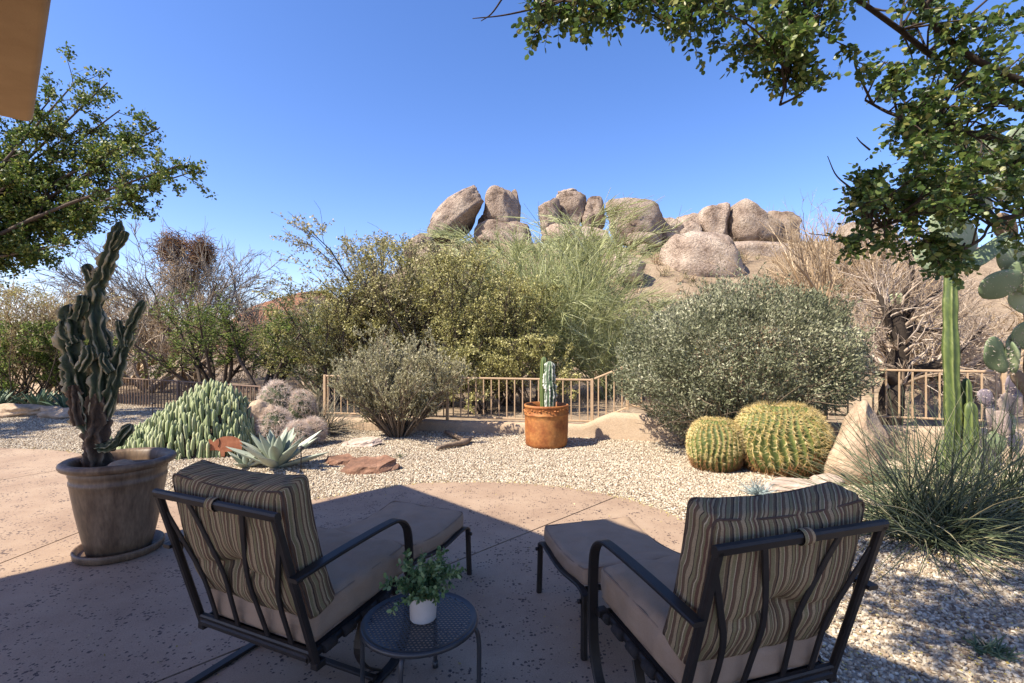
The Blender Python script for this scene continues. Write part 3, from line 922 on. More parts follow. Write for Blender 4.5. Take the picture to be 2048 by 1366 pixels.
def column(path, rad, ribs, amp, rings=60, seed=0, knob=0.0, spiral=0.0, per=6, sharp=1.0, dome=.12):
    path = curve_pts(path, rings)
    rad = np.interp(np.linspace(0, 1, rings), np.linspace(0, 1, len(rad)), rad)
    T, S, N = frames(path)
    n = ribs * per
    s = np.linspace(0, 1, rings)
    L = np.linalg.norm(np.diff(path, axis=0), axis=1).sum()
    end = np.sqrt(np.clip(1 - np.clip((s - (1 - dome)) / dome, 0, 1) ** 2.2, 0.004, 1))
    th = np.arange(n) * 2 * np.pi / n
    V = np.zeros((rings, n, 3)); Rn = np.zeros((rings, n))
    for i in range(rings):
        w = spiral * (math.sin(s[i] * L * 9 + seed) + .6 * math.sin(s[i] * L * 23 + 2 * seed))
        ridge = (1 - np.abs(np.sin(ribs * th / 2))) ** sharp
        rib = np.round(ribs * th / (2 * np.pi)) % ribs
        ang = th - 2 * w / ribs + ((.09 * np.sin(s[i] * L * 31 + rib * 2.3 + seed) + .07 * np.sin(s[i] * L * 57 + rib * 4.1)) * (spiral > .3))
        kb = np.zeros(n)
        if knob:
            kb = A([mnoise.noise(Vector((math.cos(a) * 2.6 + seed, math.sin(a) * 2.6, s[i] * L * 13))) for a in th])
            kb = kb + .8 * A([mnoise.noise(Vector((math.cos(a) * 6 + seed, math.sin(a) * 6, s[i] * L * 34))) for a in th])
        rr_ = rad[i] * end[i] * (1 + amp * (ridge - .35) + knob * kb * (.35 + ridge))
        V[i] = path[i] + rr_[:, None] * (np.cos(ang)[:, None] * S[i] + np.sin(ang)[:, None] * N[i])
        Rn[i] = np.clip(ridge * .8 + .35 * kb, 0, 1)
    i, j = np.meshgrid(np.arange(rings - 1), np.arange(n), indexing='ij')
    j2 = (j + 1) % n
    F = np.stack([i * n + j, i * n + j2, (i + 1) * n + j2, (i + 1) * n + j], -1).reshape(-1, 4)
    return V.reshape(-1, 3), [F, A([[(rings - 1) * n + q for q in range(n)]])], Rn.ravel()

m_mon = mat_attr('knobbly_cactus_skin', [(0, (.016, .027, .014)), (.45, (.04, .06, .028)), (.58, (.085, .10, .05)), (.70, (.30, .265, .16)), (1, (.50, .44, .30))], .6, .35, noise=.12, nscale=9, bump=.5, bscale=50)
m_mon_old = mat_attr('corky_cactus_bark', [(0, (.04, .028, .02)), (.5, (.10, .068, .045)), (.8, (.2, .14, .09)), (1, (.3, .24, .17))], .85, .2, noise=.3, nscale=9, bump=.9, bscale=60)
def pp(*a, dy=0): return [P(u, v, 3.59 + dy) for u, v in a]
V, F, R = column(pp((196, 945), (193, 900), (192, 860), (196, 815), (198, 780)), [.085, .07, .072, .066, .05], 7, .22, 50, 3, .35, .5)
mk('trunk', V, F, m_mon_old, t, True, rnd=R)
for k, (pth, rad, old) in enumerate([
        (pp((186, 870), (163, 805), (150, 735), (146, 670), (140, 608), dy=-.02), [.075, .10, .095, .105, .10], 1),
        (pp((196, 840), (202, 765), (196, 690), (188, 625), (192, 575), (206, 545), (221, 508), (233, 470), (240, 443)), [.08, .085, .085, .08, .075, .065, .062, .062, .055], 0),
        (pp((190, 590), (181, 556), (171, 528)), [.05, .05, .048], 0),
        (pp((203, 850), (214, 780), (214, 715), (206, 655), dy=.06), [.06, .075, .07, .05], 0),
        (pp((207, 835), (226, 770), (240, 715), (256, 668), (270, 633), (287, 600), dy=.02), [.055, .068, .062, .056, .05, .048], 0),
        (pp((248, 695), (241, 662), (237, 640)), [.034, .036, .033], 0),
        (pp((198, 895), (232, 886), (262, 848), dy=-.05), [.05, .055, .05], 0),
        (pp((160, 850), (150, 800), (146, 770), dy=-.08), [.05, .06, .055], 1),
        (pp((150, 690), (132, 668), (128, 640), dy=-.06), [.05, .055, .05], 0), (pp((152, 640), (165, 612), (166, 590), dy=-.05), [.05, .055, .05], 0), (pp((160, 740), (176, 715), (178, 690), dy=-.1), [.045, .05, .045], 0),
        (pp((150, 780), (138, 762), (133, 735), dy=-.03), [.05, .055, .05], 0), (pp((228, 500), (244, 480), (252, 462), dy=-.02), [.035, .04, .036], 0), (pp((222, 745), (210, 725), (208, 705), dy=-.05), [.035, .04, .036], 0)]):
    V, F, R = column(pth, A(rad) * .56, 6, .55, 64, 5 + k * 1.7, .66, .6, 8)
    mk('branch', V, F, m_mon_old if old and k == 7 else m_mon, t, True, rnd=R)

# -- rocks
def rock(name, label, c, size, seed, mat, sub=4, rough=.22, yaw=0.0, tilt=(0, 0), p=2.5, sink=.12, cat='rock', group=None, cuts=5, freq=1.3, parent=None):
    V, F = ico(sub)
    V = V / (np.abs(V) ** p).sum(1, keepdims=True) ** (1 / p)
    st = np.random.default_rng(seed)
    for _ in range(cuts):                     # shear off some facets
        n = st.normal(size=3); n /= np.linalg.norm(n)
        d = V @ n; lim = .62 + .25 * st.random()
        V = V - np.clip(d - lim, 0, None)[:, None] * n * .9
    f = fbm(V, freq, 5, seed)
    V = V * (1 + rough * f)[:, None]
    V = V * A(size) / 2
    cx, sx = math.cos(tilt[0]), math.sin(tilt[0]); cy_, sy = math.cos(tilt[1]), math.sin(tilt[1])
    V = V @ A([[1, 0, 0], [0, cx, sx], [0, -sx, cx]]) @ A([[cy_, 0, -sy], [0, 1, 0], [sy, 0, cy_]])
    V = V @ A([[math.cos(yaw), math.sin(yaw), 0], [-math.sin(yaw), math.cos(yaw), 0], [0, 0, 1]])
    lo = V[:, 2].min()
    V[:, 2] -= lo + sink * size[2]
    c = A(c, float)
    if parent is not None: return mk(name, V + c, F, mat, parent, True)
    return tag(link(name, make_mesh(name, V, F, mat), None, c), label, cat, group)

m_tanrock = mat_noise('tan_sandstone', [(.25, (.28, .19, .12)), (.5, (.42, .31, .21)), (.75, (.54, .43, .31))], 4, .9, .8, 26, bdist=.02, fine=.3)
m_redrock = mat_noise('rust_brown_slate', [(.25, (.10, .06, .042)), (.5, (.22, .115, .07)), (.75, (.34, .20, .13))], 5, .85, .8, 30, bdist=.012, fine=.35)
m_pink = mat_noise('weathered_pink_rock', [(.3, (.36, .27, .21)), (.6, (.55, .44, .36)), (.8, (.62, .53, .45))], 4, .9, .7, 30, bdist=.015, fine=.3)
rock('rock', 'small brown rock lying on the soil inside the big pot', BP + A([.10, -.10, .60]), (.17, .12, .09), 3, m_tanrock, 3)
rock('rock', 'tan tilted boulder between the finger cactus mound and the spiny globe cacti', (-3.72, 7.28, 0), (.46, .34, .74), 12, m_tanrock, 4, .16, .3, (.0, .5), 2.8)
def slab_rock(label, c, size, seed, mat, tilt=(0, 0), n=9):
    st = np.random.default_rng(seed)
    a = np.sort((np.arange(n) + st.uniform(-.35, .35, n)) * 2 * math.pi / n)
    r = .72 + .4 * st.random(n)
    bm = bmesh.new()
    lo_ = [bm.verts.new((math.cos(x) * q * .5 * 1.04, math.sin(x) * q * .5 * 1.04, -.5)) for x, q in zip(a, r)]
    hi_ = [bm.verts.new((math.cos(x) * q * .5 * (.74 + .2 * st.random()), math.sin(x) * q * .5 * (.74 + .2 * st.random()), .5 + .12 * st.normal())) for x, q in zip(a, r)]
    bm.faces.new(hi_); bm.faces.new(lo_[::-1])
    for i in range(n): bm.faces.new((lo_[i], lo_[(i + 1) % n], hi_[(i + 1) % n], hi_[i]))
    bmesh.ops.triangulate(bm, faces=[f for f in bm.faces if len(f.verts) > 4])
    bmesh.ops.subdivide_edges(bm, edges=bm.edges[:], cuts=3, use_grid_fill=True)
    V, F = from_bm(bm)
    V = V + .05 * np.column_stack([fbm(V, 3, 4, seed), fbm(V, 3, 4, seed + 3), 1.3 * fbm(V, 2.5, 4, seed + 6)])
    V = V * A(size)
    V[:, 2] += V[:, 0] * tilt[0] + V[:, 1] * tilt[1] + size[2] * .38
    return tag(link('rock', make_mesh('rock', V, F, mat, smooth=False), None, c), label, 'rock')
slab_rock('flat rust-brown slab of rock in the gravel, left of centre', G(738, 938), (.62, .52, .10), 5, m_redrock, (.08, .16))
slab_rock('small rusty flat stone beside the larger rust-brown slab', G(680, 924), (.40, .34, .06), 15, m_redrock, (-.04, .1))
slab_rock('pale low stone half buried in gravel left of the vase-shaped shrub', G(724, 888), (.66, .40, .07), 8, m_pink, (.12, .08))
o = rock('rock', 'large pointed tan boulder right of the golden barrel cacti', (3.74, 5.5, 0), (.88, .6, .86), 33, m_tanrock, 4, .14, .1, (0, 0), 3.0, .1, freq=1.1)
V = np.empty(len(o.data.vertices) * 3, np.float32); o.data.vertices.foreach_get('co', V); V = V.reshape(-1, 3)
k = np.clip(V[:, 2] / .84, 0, 1)                # narrows to a leaning flat-topped point
V[:, 0] = V[:, 0] * (1 - .66 * k ** 1.1) + .17 * k; V[:, 1] *= 1 - .45 * k
V[:, 2] *= 1 + .10 * np.clip(.1 - V[:, 0] * .6, -.1, .2)
o.data.vertices.foreach_set('co', V.ravel()); o.data.update()
slab_rock('flat pink flagstone in the gravel under the larger golden barrel cactus', G(1598, 976), (.66, .40, .07), 18, m_pink)
rock('rock', 'rough stone under the foot of the pointed boulder', (3.30, 5.25, 0), (.34, .26, .12), 19, m_pink, 3)
rock('rock', 'rounded border stone at far left below the shaded agaves', (-10.1, 10.2, 0), (1.2, .5, .30), 41, m_tanrock, 4, .35, .1, (0, 0), 2.1, .3)  # both border stones: darker rock colour stands in for tree shade
rock('rock', 'border stone left of the potted cactus below the shaded agaves', (-9.05, 10.0, 0), (.9, .5, .26), 42, m_tanrock, 4, .35, -.2, (0, 0), 2.1, .3)
m_wood = mat_noise('grey_dead_wood', [(.3, (.11, .075, .05)), (.7, (.27, .20, .14))], 12, .9, .7, 60, stretch=(1, 1, 1))
t = thing('driftwood', 'forked piece of dead wood lying on the gravel near the rusty pot', 'dead wood', G(915, 888))
for nm, pl, rad in (('stick', [(873, 896), (903, 890), (931, 884), (940, 878)], [.028, .034, .045, .03]), ('fork', [(893, 864), (912, 873), (932, 882)], [.035, .036, .03])):
    c = A([G(u, v, 0.03) for u, v in pl])
    V, F = tube(curve_pts(c, 14), np.interp(np.linspace(0, 1, 14), np.linspace(0, 1, len(rad)), rad), 9)
    V += .018 * np.column_stack([fbm(V, 9, 3, 1), fbm(V, 9, 3, 2), fbm(V, 9, 3, 3) * .5])
    mk(nm, V, F, m_wood, t, True)

# -- rusty pot with two column cacti
m_rust = mat_noise('rusty_orange_iron', [(.22, (.13, .042, .014)), (.42, (.30, .10, .028)), (.58, (.42, .175, .05)), (.78, (.50, .25, .09))], 4.5, .62, .5, 30, bdist=.006, spec=.35, fine=.35)
RP = A([.50, 7.30, -.02])
t = thing('rusty_planter', 'rusty orange cylindrical planter holding two small column cacti', 'planter', RP)
V, F = lathe([(0, .0), (.27, .0), (.295, .02), (.305, .06), (.312, .2), (.318, .40), (.316, .455), (.323, .46), (.323, .478), (.317, .485), (.318, .57), (.326, .575), (.327, .60), (.316, .608), (.300, .606), (.297, .55), (.29, .50)], 72)
V[:, :2] *= (1 + .010 * np.sin(np.arctan2(V[:, 1], V[:, 0]) * 3 + V[:, 2] * 5))[:, None]
V[:, :2] *= (1 + .006 * fbm(V, 9, 3, 4))[:, None]
V[:, 2] += np.where((V[:, 2] > .44) & (V[:, 2] < .49), .004 * np.sin(np.arctan2(V[:, 1], V[:, 0]) * 60), 0)
pot = mk('pot', V, F, m_rust, t)
mb = MB()                                     # ragged raised band of lettering-like relief below the rim and rust scabs low down
for k in range(46):
    a = -math.pi + k * 2 * math.pi / 46
    V, F = ico(1)
    mb.add(V * A([.022, .022, .012]) * (.6 + .7 * rng.random()) + A([.317 * math.cos(a), .317 * math.sin(a), .525 + .022 * rng.normal()]), F)
mb.build('relief_band', m_rust, pot)
V, F = lathe([(.295, .53), (.2, .545), (0, .55)], 24)
mk('soil', V, F, m_soil, t)
m_wool = mat_attr('white_woolly_cactus', [(0, (.05, .09, .05)), (.4, (.12, .16, .1)), (.7, (.45, .45, .40)), (1, (.72, .70, .64))], .8, .2, noise=.15, nscale=30, bump=.6, bscale=80)
m_col = mat_attr('column_cactus_skin', [(0, (.04, .065, .02)), (.5, (.10, .135, .035)), (.85, (.175, .205, .065)), (1, (.30, .30, .14))], .55, .4, noise=.2, nscale=4, bump=.15)
V, F, R = column([RP + A([.055, -.02, .53]), RP + A([.06, -.02, .8]), RP + A([.045, -.02, 1.0]), RP + A([.05, -.01, 1.235])], [.07, .076, .07, .055], 9, .28, 60, 2, .3, .1)
mk('woolly_stem', V, F, m_wool, t, True, rnd=R)
tag(t.children[-1], 'white woolly column cactus stem')
V, F, R = column([RP + A([-.03, .06, .53]), RP + A([-.035, .06, .9]), RP + A([-.025, .06, 1.30])], [.045, .05, .042], 6, .3, 40, 4)
mk('green_stem', V, F, m_col, t, True, rnd=R)

def spines(pos, nor, tang, n, L, rad, spread=.9):
    N = len(pos)
    idx = np.repeat(np.arange(N), n)
    r = rng.normal(size=(N * n, 3))
    d = nrm(nor[idx] + spread * nrm(r - (r * nor[idx]).sum(1)[:, None] * nor[idx]) * (.4 + .8 * rng.random((N * n, 1))))
    p, rd = level0(pos[idx], d, L * (.6 + .7 * rng.random(N * n)), rad, 2, 0, 0, .15)
    return tubes(p, rd, 3)

m_barrel = mat_attr('barrel_cactus_skin', [(0, (.045, .065, .018)), (.35, (.105, .135, .035)), (.7, (.21, .22, .06)), (1, (.36, .31, .10))], .65, .3, noise=.12, nscale=6)
m_gold = mat_attr('golden_spines', [(0, (.42, .29, .09)), (.5, (.60, .46, .19)), (1, (.76, .65, .36))], .6, .3)
m_oldspine = mat_attr('old_brown_spines', [(0, (.11, .05, .022)), (.5, (.24, .11, .04)), (1, (.36, .21, .09))], .7, .3)
m_crown = mat_noise('cream_wool', [(.3, (.50, .33, .12)), (.6, (.70, .56, .32)), (.8, (.78, .68, .48))], 20, .95, .7, 60)
def barrel(label, c, r, h, ribs, seed, lean=(0, 0), brown=.28):
    t = thing('barrel_cactus', label, 'cactus', c, 0, 'golden barrel cacti')
    rings = 44; n = ribs * 6
    ph = np.linspace(.03, 1, rings) * math.pi * .80
    th = np.arange(n) * 2 * math.pi / n
    def surf(phi, theta, ridge):
        rr_ = np.sin(phi) ** .82 * (1 + .085 * (ridge - .5) * np.sin(phi))
        z = np.sign(np.cos(phi)) * np.abs(np.cos(phi)) ** .92
        z = z - .13 * np.exp(-(phi / .28) ** 2)
        x, y = r * rr_ * np.cos(theta), r * rr_ * np.sin(theta)
        zz = h * (.44 + .545 * z)
        return np.stack([x + lean[0] * zz, y + lean[1] * zz, zz], -1)
    PH, TH = np.meshgrid(ph, th, indexing='ij')
    wob = TH + .05 * np.sin(PH * 5 + TH * 3 + seed)
    ridge = 1 - np.abs(np.sin(ribs * TH / 2))
    V = surf(PH, wob, ridge)
    i, j = np.meshgrid(np.arange(rings - 1), np.arange(n), indexing='ij'); j2 = (j + 1) % n
    F = np.stack([i * n + j, (i + 1) * n + j, (i + 1) * n + j2, i * n + j2], -1).reshape(-1, 4)
    mk('body', V, F, m_barrel, t, rnd=(ridge * .62 + .05).ravel())
    pt, ph_ = np.meshgrid(np.arange(ribs) * 2 * math.pi / ribs, np.linspace(.28, .985, 26) * math.pi * .80)
    ph_ = ph_ + rng.normal(0, .012, ph_.shape)
    tt = pt + .05 * np.sin(ph_ * 5 + pt * 3 + seed)
    pos = surf(ph_, tt, np.ones_like(tt)).reshape(-1, 3)
    ctr = A([lean[0] * h * .45, lean[1] * h * .45, h * .45])
    nor = nrm((pos - ctr) * A([1, 1, (r / (h * .54)) ** 2]))
    ang = ph_.ravel()
    old = (pos[:, 2] < h * brown * (.6 + .8 * rng.random(len(pos))))
    V, F, R = spines(pos[~old], nor[~old], None, 9, r * .135, .0027, 1.5)
    tag(mk('spines', V, F, m_gold, t, rnd=R), kind='stuff')
    V, F, R = spines(pos[old], nor[old], None, 9, r * .13, .0030, 1.1)
    tag(mk('old_spines', V, F, m_oldspine, t, rnd=R), 'brown weathered spines near the ground', kind='stuff')
    # young spines crowding the crown
    k = int(420 * (r / .4))
    a, q = rng.random(k) * 2 * math.pi, np.sqrt(rng.random(k)) * .74
    pos = surf(q, a, np.full(k, .5)); nor = nrm((pos - ctr))
    V, F, R = spines(pos, nor, None, 3, r * .10, .003, .8)
    tag(mk('crown_spines', V, F, m_gold, t, rnd=R), kind='stuff')
    V, F = lathe([(0, 0), (.08, .004), (.16, .006), (.24, -.002), (.3, -.03)], 28)
    V = V * A([r, r, r]) + A([lean[0] * h, lean[1] * h, h * .925])
    V[:, 2] += .02 * r * fbm(V, 30, 3, seed)
    mk('crown', V, F, m_crown, t)
    return t
barrel('smaller golden barrel cactus, the left one of the pair', (2.43, 5.98, -.03), .30, .64, 30, 1, (.0, -.02))
barrel('bigger golden barrel cactus, the right one of the pair', (3.17, 5.90, -.03), .475, .84, 36, 4, (-.04, -.06))

# -- cluster of grey-pink spiny globes
m_globe = mat_attr('globe_cactus_skin', [(0, (.05, .07, .035)), (1, (.14, .15, .08))], .8, .2)
m_pinksp = mat_attr('grey_pink_spines', [(0, (.55, .40, .32)), (.5, (.72, .60, .50)), (1, (.86, .79, .69))], .7, .2)
def globe(label, c, r, h, seed):
    t = thing('globe_cactus', label, 'cactus', c, 0, 'spiny globe cacti in a cluster')
    V, F = ico(4)
    a = np.arctan2(V[:, 1], V[:, 0])
    ridge = (1 - np.abs(np.sin(a * 9)))
    V = V * (1 + .08 * (ridge - .5) * np.hypot(V[:, 0], V[:, 1]))[:, None]
    V = V * A([r, r, h * .56]) + A([0, 0, h * .46])
    mk('body', V, F, m_globe, t, rnd=ridge)
    pos = rdir(480, -.6, 1); nor = nrm(pos * A([1, 1, .9])); pos = pos * A([r, r, h * .56]) + A([0, 0, h * .46])
    V, F, R = spines(pos, nor, None, 7, .08, .0026, 1.3)
    tag(mk('spines', V, F, m_pinksp, t, rnd=R), kind='stuff')
for lb, u, v, rpx, up_ in [('spiny globe cactus at the top left of the grey-pink cluster, behind the others', 553, 872, 31, .30),
                           ('spiny globe cactus at the front left of the grey-pink cluster', 549, 889, 29, .06),
                           ('spiny globe cactus at the top right of the grey-pink cluster', 601, 872, 26, .24),
                           ('lowest spiny globe cactus of the cluster, just above the big agave', 594, 893, 22, .0),
                           ('small round spiny globe cactus at the right end of the grey-pink cluster', 626, 886, 20, .03)]:
    c = G(u, v); r = rpx / 1000 * c[1]
    globe(lb, (c[0], c[1], up_ - .02 if up_ < .1 else up_ - .1), r, 2.15 * r + (.1 if up_ > .1 else 0), u)

# -- mound of finger cactus
m_finger = mat_attr('finger_cactus_skin', [(0, (.085, .125, .05)), (.45, (.17, .215, .10)), (.75, (.34, .37, .20)), (1, (.50, .50, .33))], .7, .25, noise=.1, nscale=5, each=.16)
MC = A([-4.35, 7.05, 0])
t = thing('finger_cactus', 'wide mound of upright pale green finger cactus stems', 'cactus', MC)
def mound_h(x, y):
    hx = np.interp(x, [-5.75, -5.45, -5.0, -4.6, -4.3, -4.0, -3.82, -3.68, -3.58], [0, .05, .36, .66, .82, .74, .55, .3, 0])
    ey = np.clip((y - 7.12) / np.interp(x, [-5.7, -4.6, -3.7], [.50, .86, .55]), -1, 1)
    return hx * np.clip(1 - np.abs(ey) ** 1.7, 0, 1)
def finger(h, seed):
    rings, n = 8, 8
    V = []; R = []
    st = np.random.default_rng(seed)
    for i in range(rings):
        s = i / (rings - 1)
        rr_ = .0215 * (1 - .10 * s) * math.sqrt(max(.02, 1 - max(0, (s - .78) / .22) ** 2))
        for j in range(n):
            a = j * 2 * math.pi / n
            q = 1 + (.20 if j % 2 == 0 else -.20) + .05 * st.normal()
            V.append((rr_ * q * math.cos(a), rr_ * q * math.sin(a), s * h)); R.append((.75 if j % 2 == 0 else .12) + .22 * s)
    F = [[i * n + j, i * n + (j + 1) % n, (i + 1) * n + (j + 1) % n, (i + 1) * n + j] for i in range(rings - 1) for j in range(n)]
    return A(V), [A(F), A([[(rings - 1) * n + j for j in range(n)]])], A(R)
protos = [finger(h, k) for k, h in enumerate((.17, .20, .22, .25))]
pmesh = [make_mesh('stem', V, F, m_finger, rnd=R) for V, F, R in protos]
gx_, gy_ = np.meshgrid(np.arange(-5.75, -3.55, .050), np.arange(6.3, 7.75, .050), indexing='ij')
q = np.column_stack([(gx_ + .5 * .062 * (np.arange(gx_.shape[1]) % 2)).ravel(), gy_.ravel()]) + rng.normal(0, .010, (gx_.size, 2))
hh = mound_h(q[:, 0], q[:, 1]); k = hh > .02
q, hh = q[k], hh[k]
e = .03
gxn = (mound_h(q[:, 0] + e, q[:, 1]) - mound_h(q[:, 0] - e, q[:, 1])) / (2 * e); gyn = (mound_h(q[:, 0], q[:, 1] + e) - mound_h(q[:, 0], q[:, 1] - e)) / (2 * e)
front = np.argsort(q[:, 1] - .55 * hh - 0.0 * q[:, 0])
rest = MB()
for rank, i in enumerate(front):
    if q[i, 1] > 7.75: continue
    tx = np.clip(gyn[i] * .05, -.2, .2) + rng.normal(0, .08); ty = np.clip(-gxn[i] * .05, -.2, .2) + rng.normal(0, .05)
    k = int(rng.integers(4))
    base = A([q[i, 0], q[i, 1], hh[i] - .10])
    if rank < 300:
        o = link('stem', pmesh[k], t, base - MC, (-tx, -ty, rng.random() * 6.28)); sc_ = .7 + .6 * rng.random(); wd_ = .78 + .4 * rng.random(); o.scale = (wd_, wd_, sc_)
    else:
        V, F, R = protos[k]
        V = V * (.75 + .5 * rng.random())
        rest.add(V + V[:, 2:3] * A([-ty, tx, 0]) + base, F, np.clip(R + rng.normal(0, .09), 0, 1))
o = rest.build('stem_mass', m_finger, t, True); tag(o, kind='stuff')
gx_, gy_ = np.meshgrid(np.linspace(-5.75, -3.56, 40), np.linspace(6.35, 7.9, 30), indexing='ij')
mk('stem_base', np.stack([gx_, gy_, mound_h(gx_, gy_) - .10], -1), grid_faces(40, 30), m_mon_old, t, True, rnd=np.full(1200, .3))

# -- agaves and other leafy rosettes
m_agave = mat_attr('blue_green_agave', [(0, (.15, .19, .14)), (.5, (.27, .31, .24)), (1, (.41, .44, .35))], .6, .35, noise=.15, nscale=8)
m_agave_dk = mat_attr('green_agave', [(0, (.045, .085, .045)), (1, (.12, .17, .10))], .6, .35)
def agave(label, c, n, L, W, mat, seed, elev=(.25, 1.35), group=None, parts=True, cat='agave', name='agave'):
    t = thing(name, label, cat, c, 0, group)
    st = np.random.default_rng(seed)
    for k in range(n):
        s = k / (n - 1)
        az = k * 2.39996 + st.normal() * .12
        el = elev[0] + (elev[1] - elev[0]) * s ** .9 + st.normal() * .07
        ln = L * (1.05 - .3 * s) * (.88 + .24 * st.random())
        m_, w_ = 9, 5
        u = np.linspace(0, 1, m_)
        prof = W * (1.0 - .25 * s) * np.interp(u, [0, .15, .45, .7, .9, 1], [.55, .7, 1.0, .78, .33, .02])
        bend = el + (.30 * u ** 2 - .1 * u) * (1 - s) * st.choice([-1, 1, 1])
        dr = np.cumsum(np.concatenate([[0], np.cos(bend[1:]) * ln / (m_ - 1)])); dz = np.cumsum(np.concatenate([[0], np.sin(bend[1:]) * ln / (m_ - 1)]))
        V = []
        for i in range(m_):
            for x in np.linspace(-1, 1, w_):
                up_ = prof[i] * .32 * x * x
                V.append((dr[i] - up_ * math.sin(bend[i]) + .02, x * prof[i] / 2, dz[i] + up_ * math.cos(bend[i])))
        V = A(V)
        lowv = V - np.repeat(np.column_stack([-np.sin(bend), np.zeros(m_), np.cos(bend)]), w_, 0) * (.012 * np.interp(u, [0, 1], [1.3, .15]))[:, None].repeat(w_, 0)[:, :1]
        ca, sa = math.cos(az), math.sin(az)
        Rm = A([[ca, sa, 0], [-sa, ca, 0], [0, 0, 1]])
        F1 = grid_faces(m_, w_)
        nn = m_ * w_
        F = [F1[:, ::-1], F1 + nn]
        side = [[i * w_, (i + 1) * w_, (i + 1) * w_ + nn, i * w_ + nn] for i in range(m_ - 1)] + [[(i + 1) * w_ + w_ - 1, i * w_ + w_ - 1, i * w_ + w_ - 1 + nn, (i + 1) * w_ + w_ - 1 + nn] for i in range(m_ - 1)]
        mk('leaf', np.vstack([V, lowv]) @ Rm, F + [A(side)], mat, t, rnd=np.full(2 * nn, st.random()))
    return t
agave('big blue-green agave rosette behind the left lounge chair', (-2.83, 6.0, -.01), 26, .58, .15, m_agave, 4)
agave('small pale agave pup beside the metal animal', (-3.20, 6.02, -.01), 13, .30, .10, m_agave, 9, (.3, 1.2))
agave('tiny agave pup behind the big agave', (-3.05, 6.45, -.01), 10, .24, .07, m_agave, 14, (.4, 1.3))
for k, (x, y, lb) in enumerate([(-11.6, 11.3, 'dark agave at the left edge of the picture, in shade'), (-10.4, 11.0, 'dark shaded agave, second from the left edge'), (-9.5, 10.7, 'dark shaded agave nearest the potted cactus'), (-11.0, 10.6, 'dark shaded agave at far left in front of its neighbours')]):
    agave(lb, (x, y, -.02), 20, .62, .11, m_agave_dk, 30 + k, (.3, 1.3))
def tuft(name, label, cat, c, n, L, rad, mat, zmin=.1, droop=-.06, part='leaf_blades', m=8, wob=.03, wid=0.0):
    t = thing(name, label, cat, c)
    d = nrm(rdir(n, zmin, 1.0))
    b = np.column_stack([rng.normal(0, wid + .03, n), rng.normal(0, wid + .03, n), np.zeros(n)])
    p, r = level0(b, d, L * (.45 + .6 * rng.random(n)), rad, m, wob, 0, .18)
    s = np.linspace(0, 1, m)
    horiz = np.linalg.norm(d[:, :2], axis=1)
    p[:, :, 2] += droop * L * 6 * (s ** 2.2)[None] * (horiz * (.3 + .9 * rng.random(n)))[:, None]
    p[:, :, 2] = np.maximum(p[:, :, 2], .006 + .01 * rng.random((n, 1)))
    V, F, R = tubes(p, r, 3)
    tag(mk(part, V, F, mat, t, rnd=R), kind='stuff')
    return t
m_blade = mat_attr('wiry_grey_green_blade', [(0, (.035, .05, .025)), (.5, (.085, .11, .055)), (.85, (.17, .19, .10)), (1, (.36, .31, .18))], .55, .4)
m_blue = mat_attr('blue_grey_blade', [(0, (.18, .24, .24)), (1, (.36, .42, .40))], .6, .3)
tuft('red_yucca', 'wiry dark green grass-like clump at right, left of its twin', 'yucca', (3.25, 3.88, -.01), 560, 1.30, .0068, m_blade, .12, -.045, wid=.10)
tuft('red_yucca', 'wiry dark green grass-like clump at the right edge of the picture', 'yucca', (4.15, 4.25, -.01), 520, 1.35, .0070, m_blade, .16, -.04, wid=.12)
tuft('red_yucca', 'wiry grey-green grass-like clump behind the spiny globe cacti', 'yucca', (-3.15, 8.1, -.01), 330, .95, .0068, mat_attr('dry_grey_blade', [(0, (.10, .095, .06)), (.5, (.2, .185, .125)), (1, (.36, .31, .23))], .6, .3), .22, -.035, wid=.08)
tuft('succulent_tuft', 'small blue-grey succulent tuft behind the right lounge chair', 'succulent', (2.44, 4.95, -.01), 120, .20, .006, m_blue, .25, -.02, m=5)
tuft('small_plant', 'low green plant in the gravel at the bottom right corner', 'plant', (2.33, 2.42, -.01), 50, .12, .007, m_agave_dk, .2, -.02, m=5)
tuft('seedling', 'tiny green weed growing in the open gravel', 'plant', G(800, 914), 26, .09, .004, m_blade, .3, 0, m=4)

# -- rusty metal animal silhouette
pl = [(592, 1182), (594, 1168), (616, 1144), (612, 1108), (630, 1112), (642, 1128), (655, 1118), (676, 1104), (700, 1094), (735, 1091), (770, 1094), (800, 1106), (822, 1124), (828, 1150), (824, 1180),
      (826, 1226), (806, 1226), (800, 1196), (770, 1192), (740, 1196), (716, 1197), (714, 1228), (690, 1228), (686, 1194), (668, 1184), (640, 1184), (618, 1186)]
S6 = 6.55 / 1000 / 3.416
c0 = G(240 + 712 / 3.416, 913)
m_rustplate = mat_noise('rusty_steel_plate', [(.3, (.22, .075, .035)), (.6, (.36, .14, .07)), (.8, (.42, .19, .10))], 14, .75, .4, 60, bdist=.003)
t = thing('metal_javelina', 'rusty flat metal pig-like animal standing in the gravel', 'garden ornament', c0, .12)
bm = bmesh.new()
f = bm.faces.new([bm.verts.new(((x - 712) * S6, 0, (1228 - y) * S6)) for x, y in pl])
g = bmesh.ops.extrude_face_region(bm, geom=[f])
for v in [x for x in g['geom'] if isinstance(x, bmesh.types.BMVert)]: v.co.y += .006
bmesh.ops.triangulate(bm, faces=[x for x in bm.faces if len(x.verts) > 4])
bmesh.ops.recalc_face_normals(bm, faces=bm.faces[:])
V, F = from_bm(bm)
mk('plate', V, F, m_rustplate, t, smooth=False)
mane = curve_pts([((676 - 712) * S6, -.004, (1228 - 1104) * S6), ((683 - 712) * S6, -.004, (1228 - 1130) * S6), ((674 - 712) * S6, -.004, (1228 - 1160) * S6)], 10)
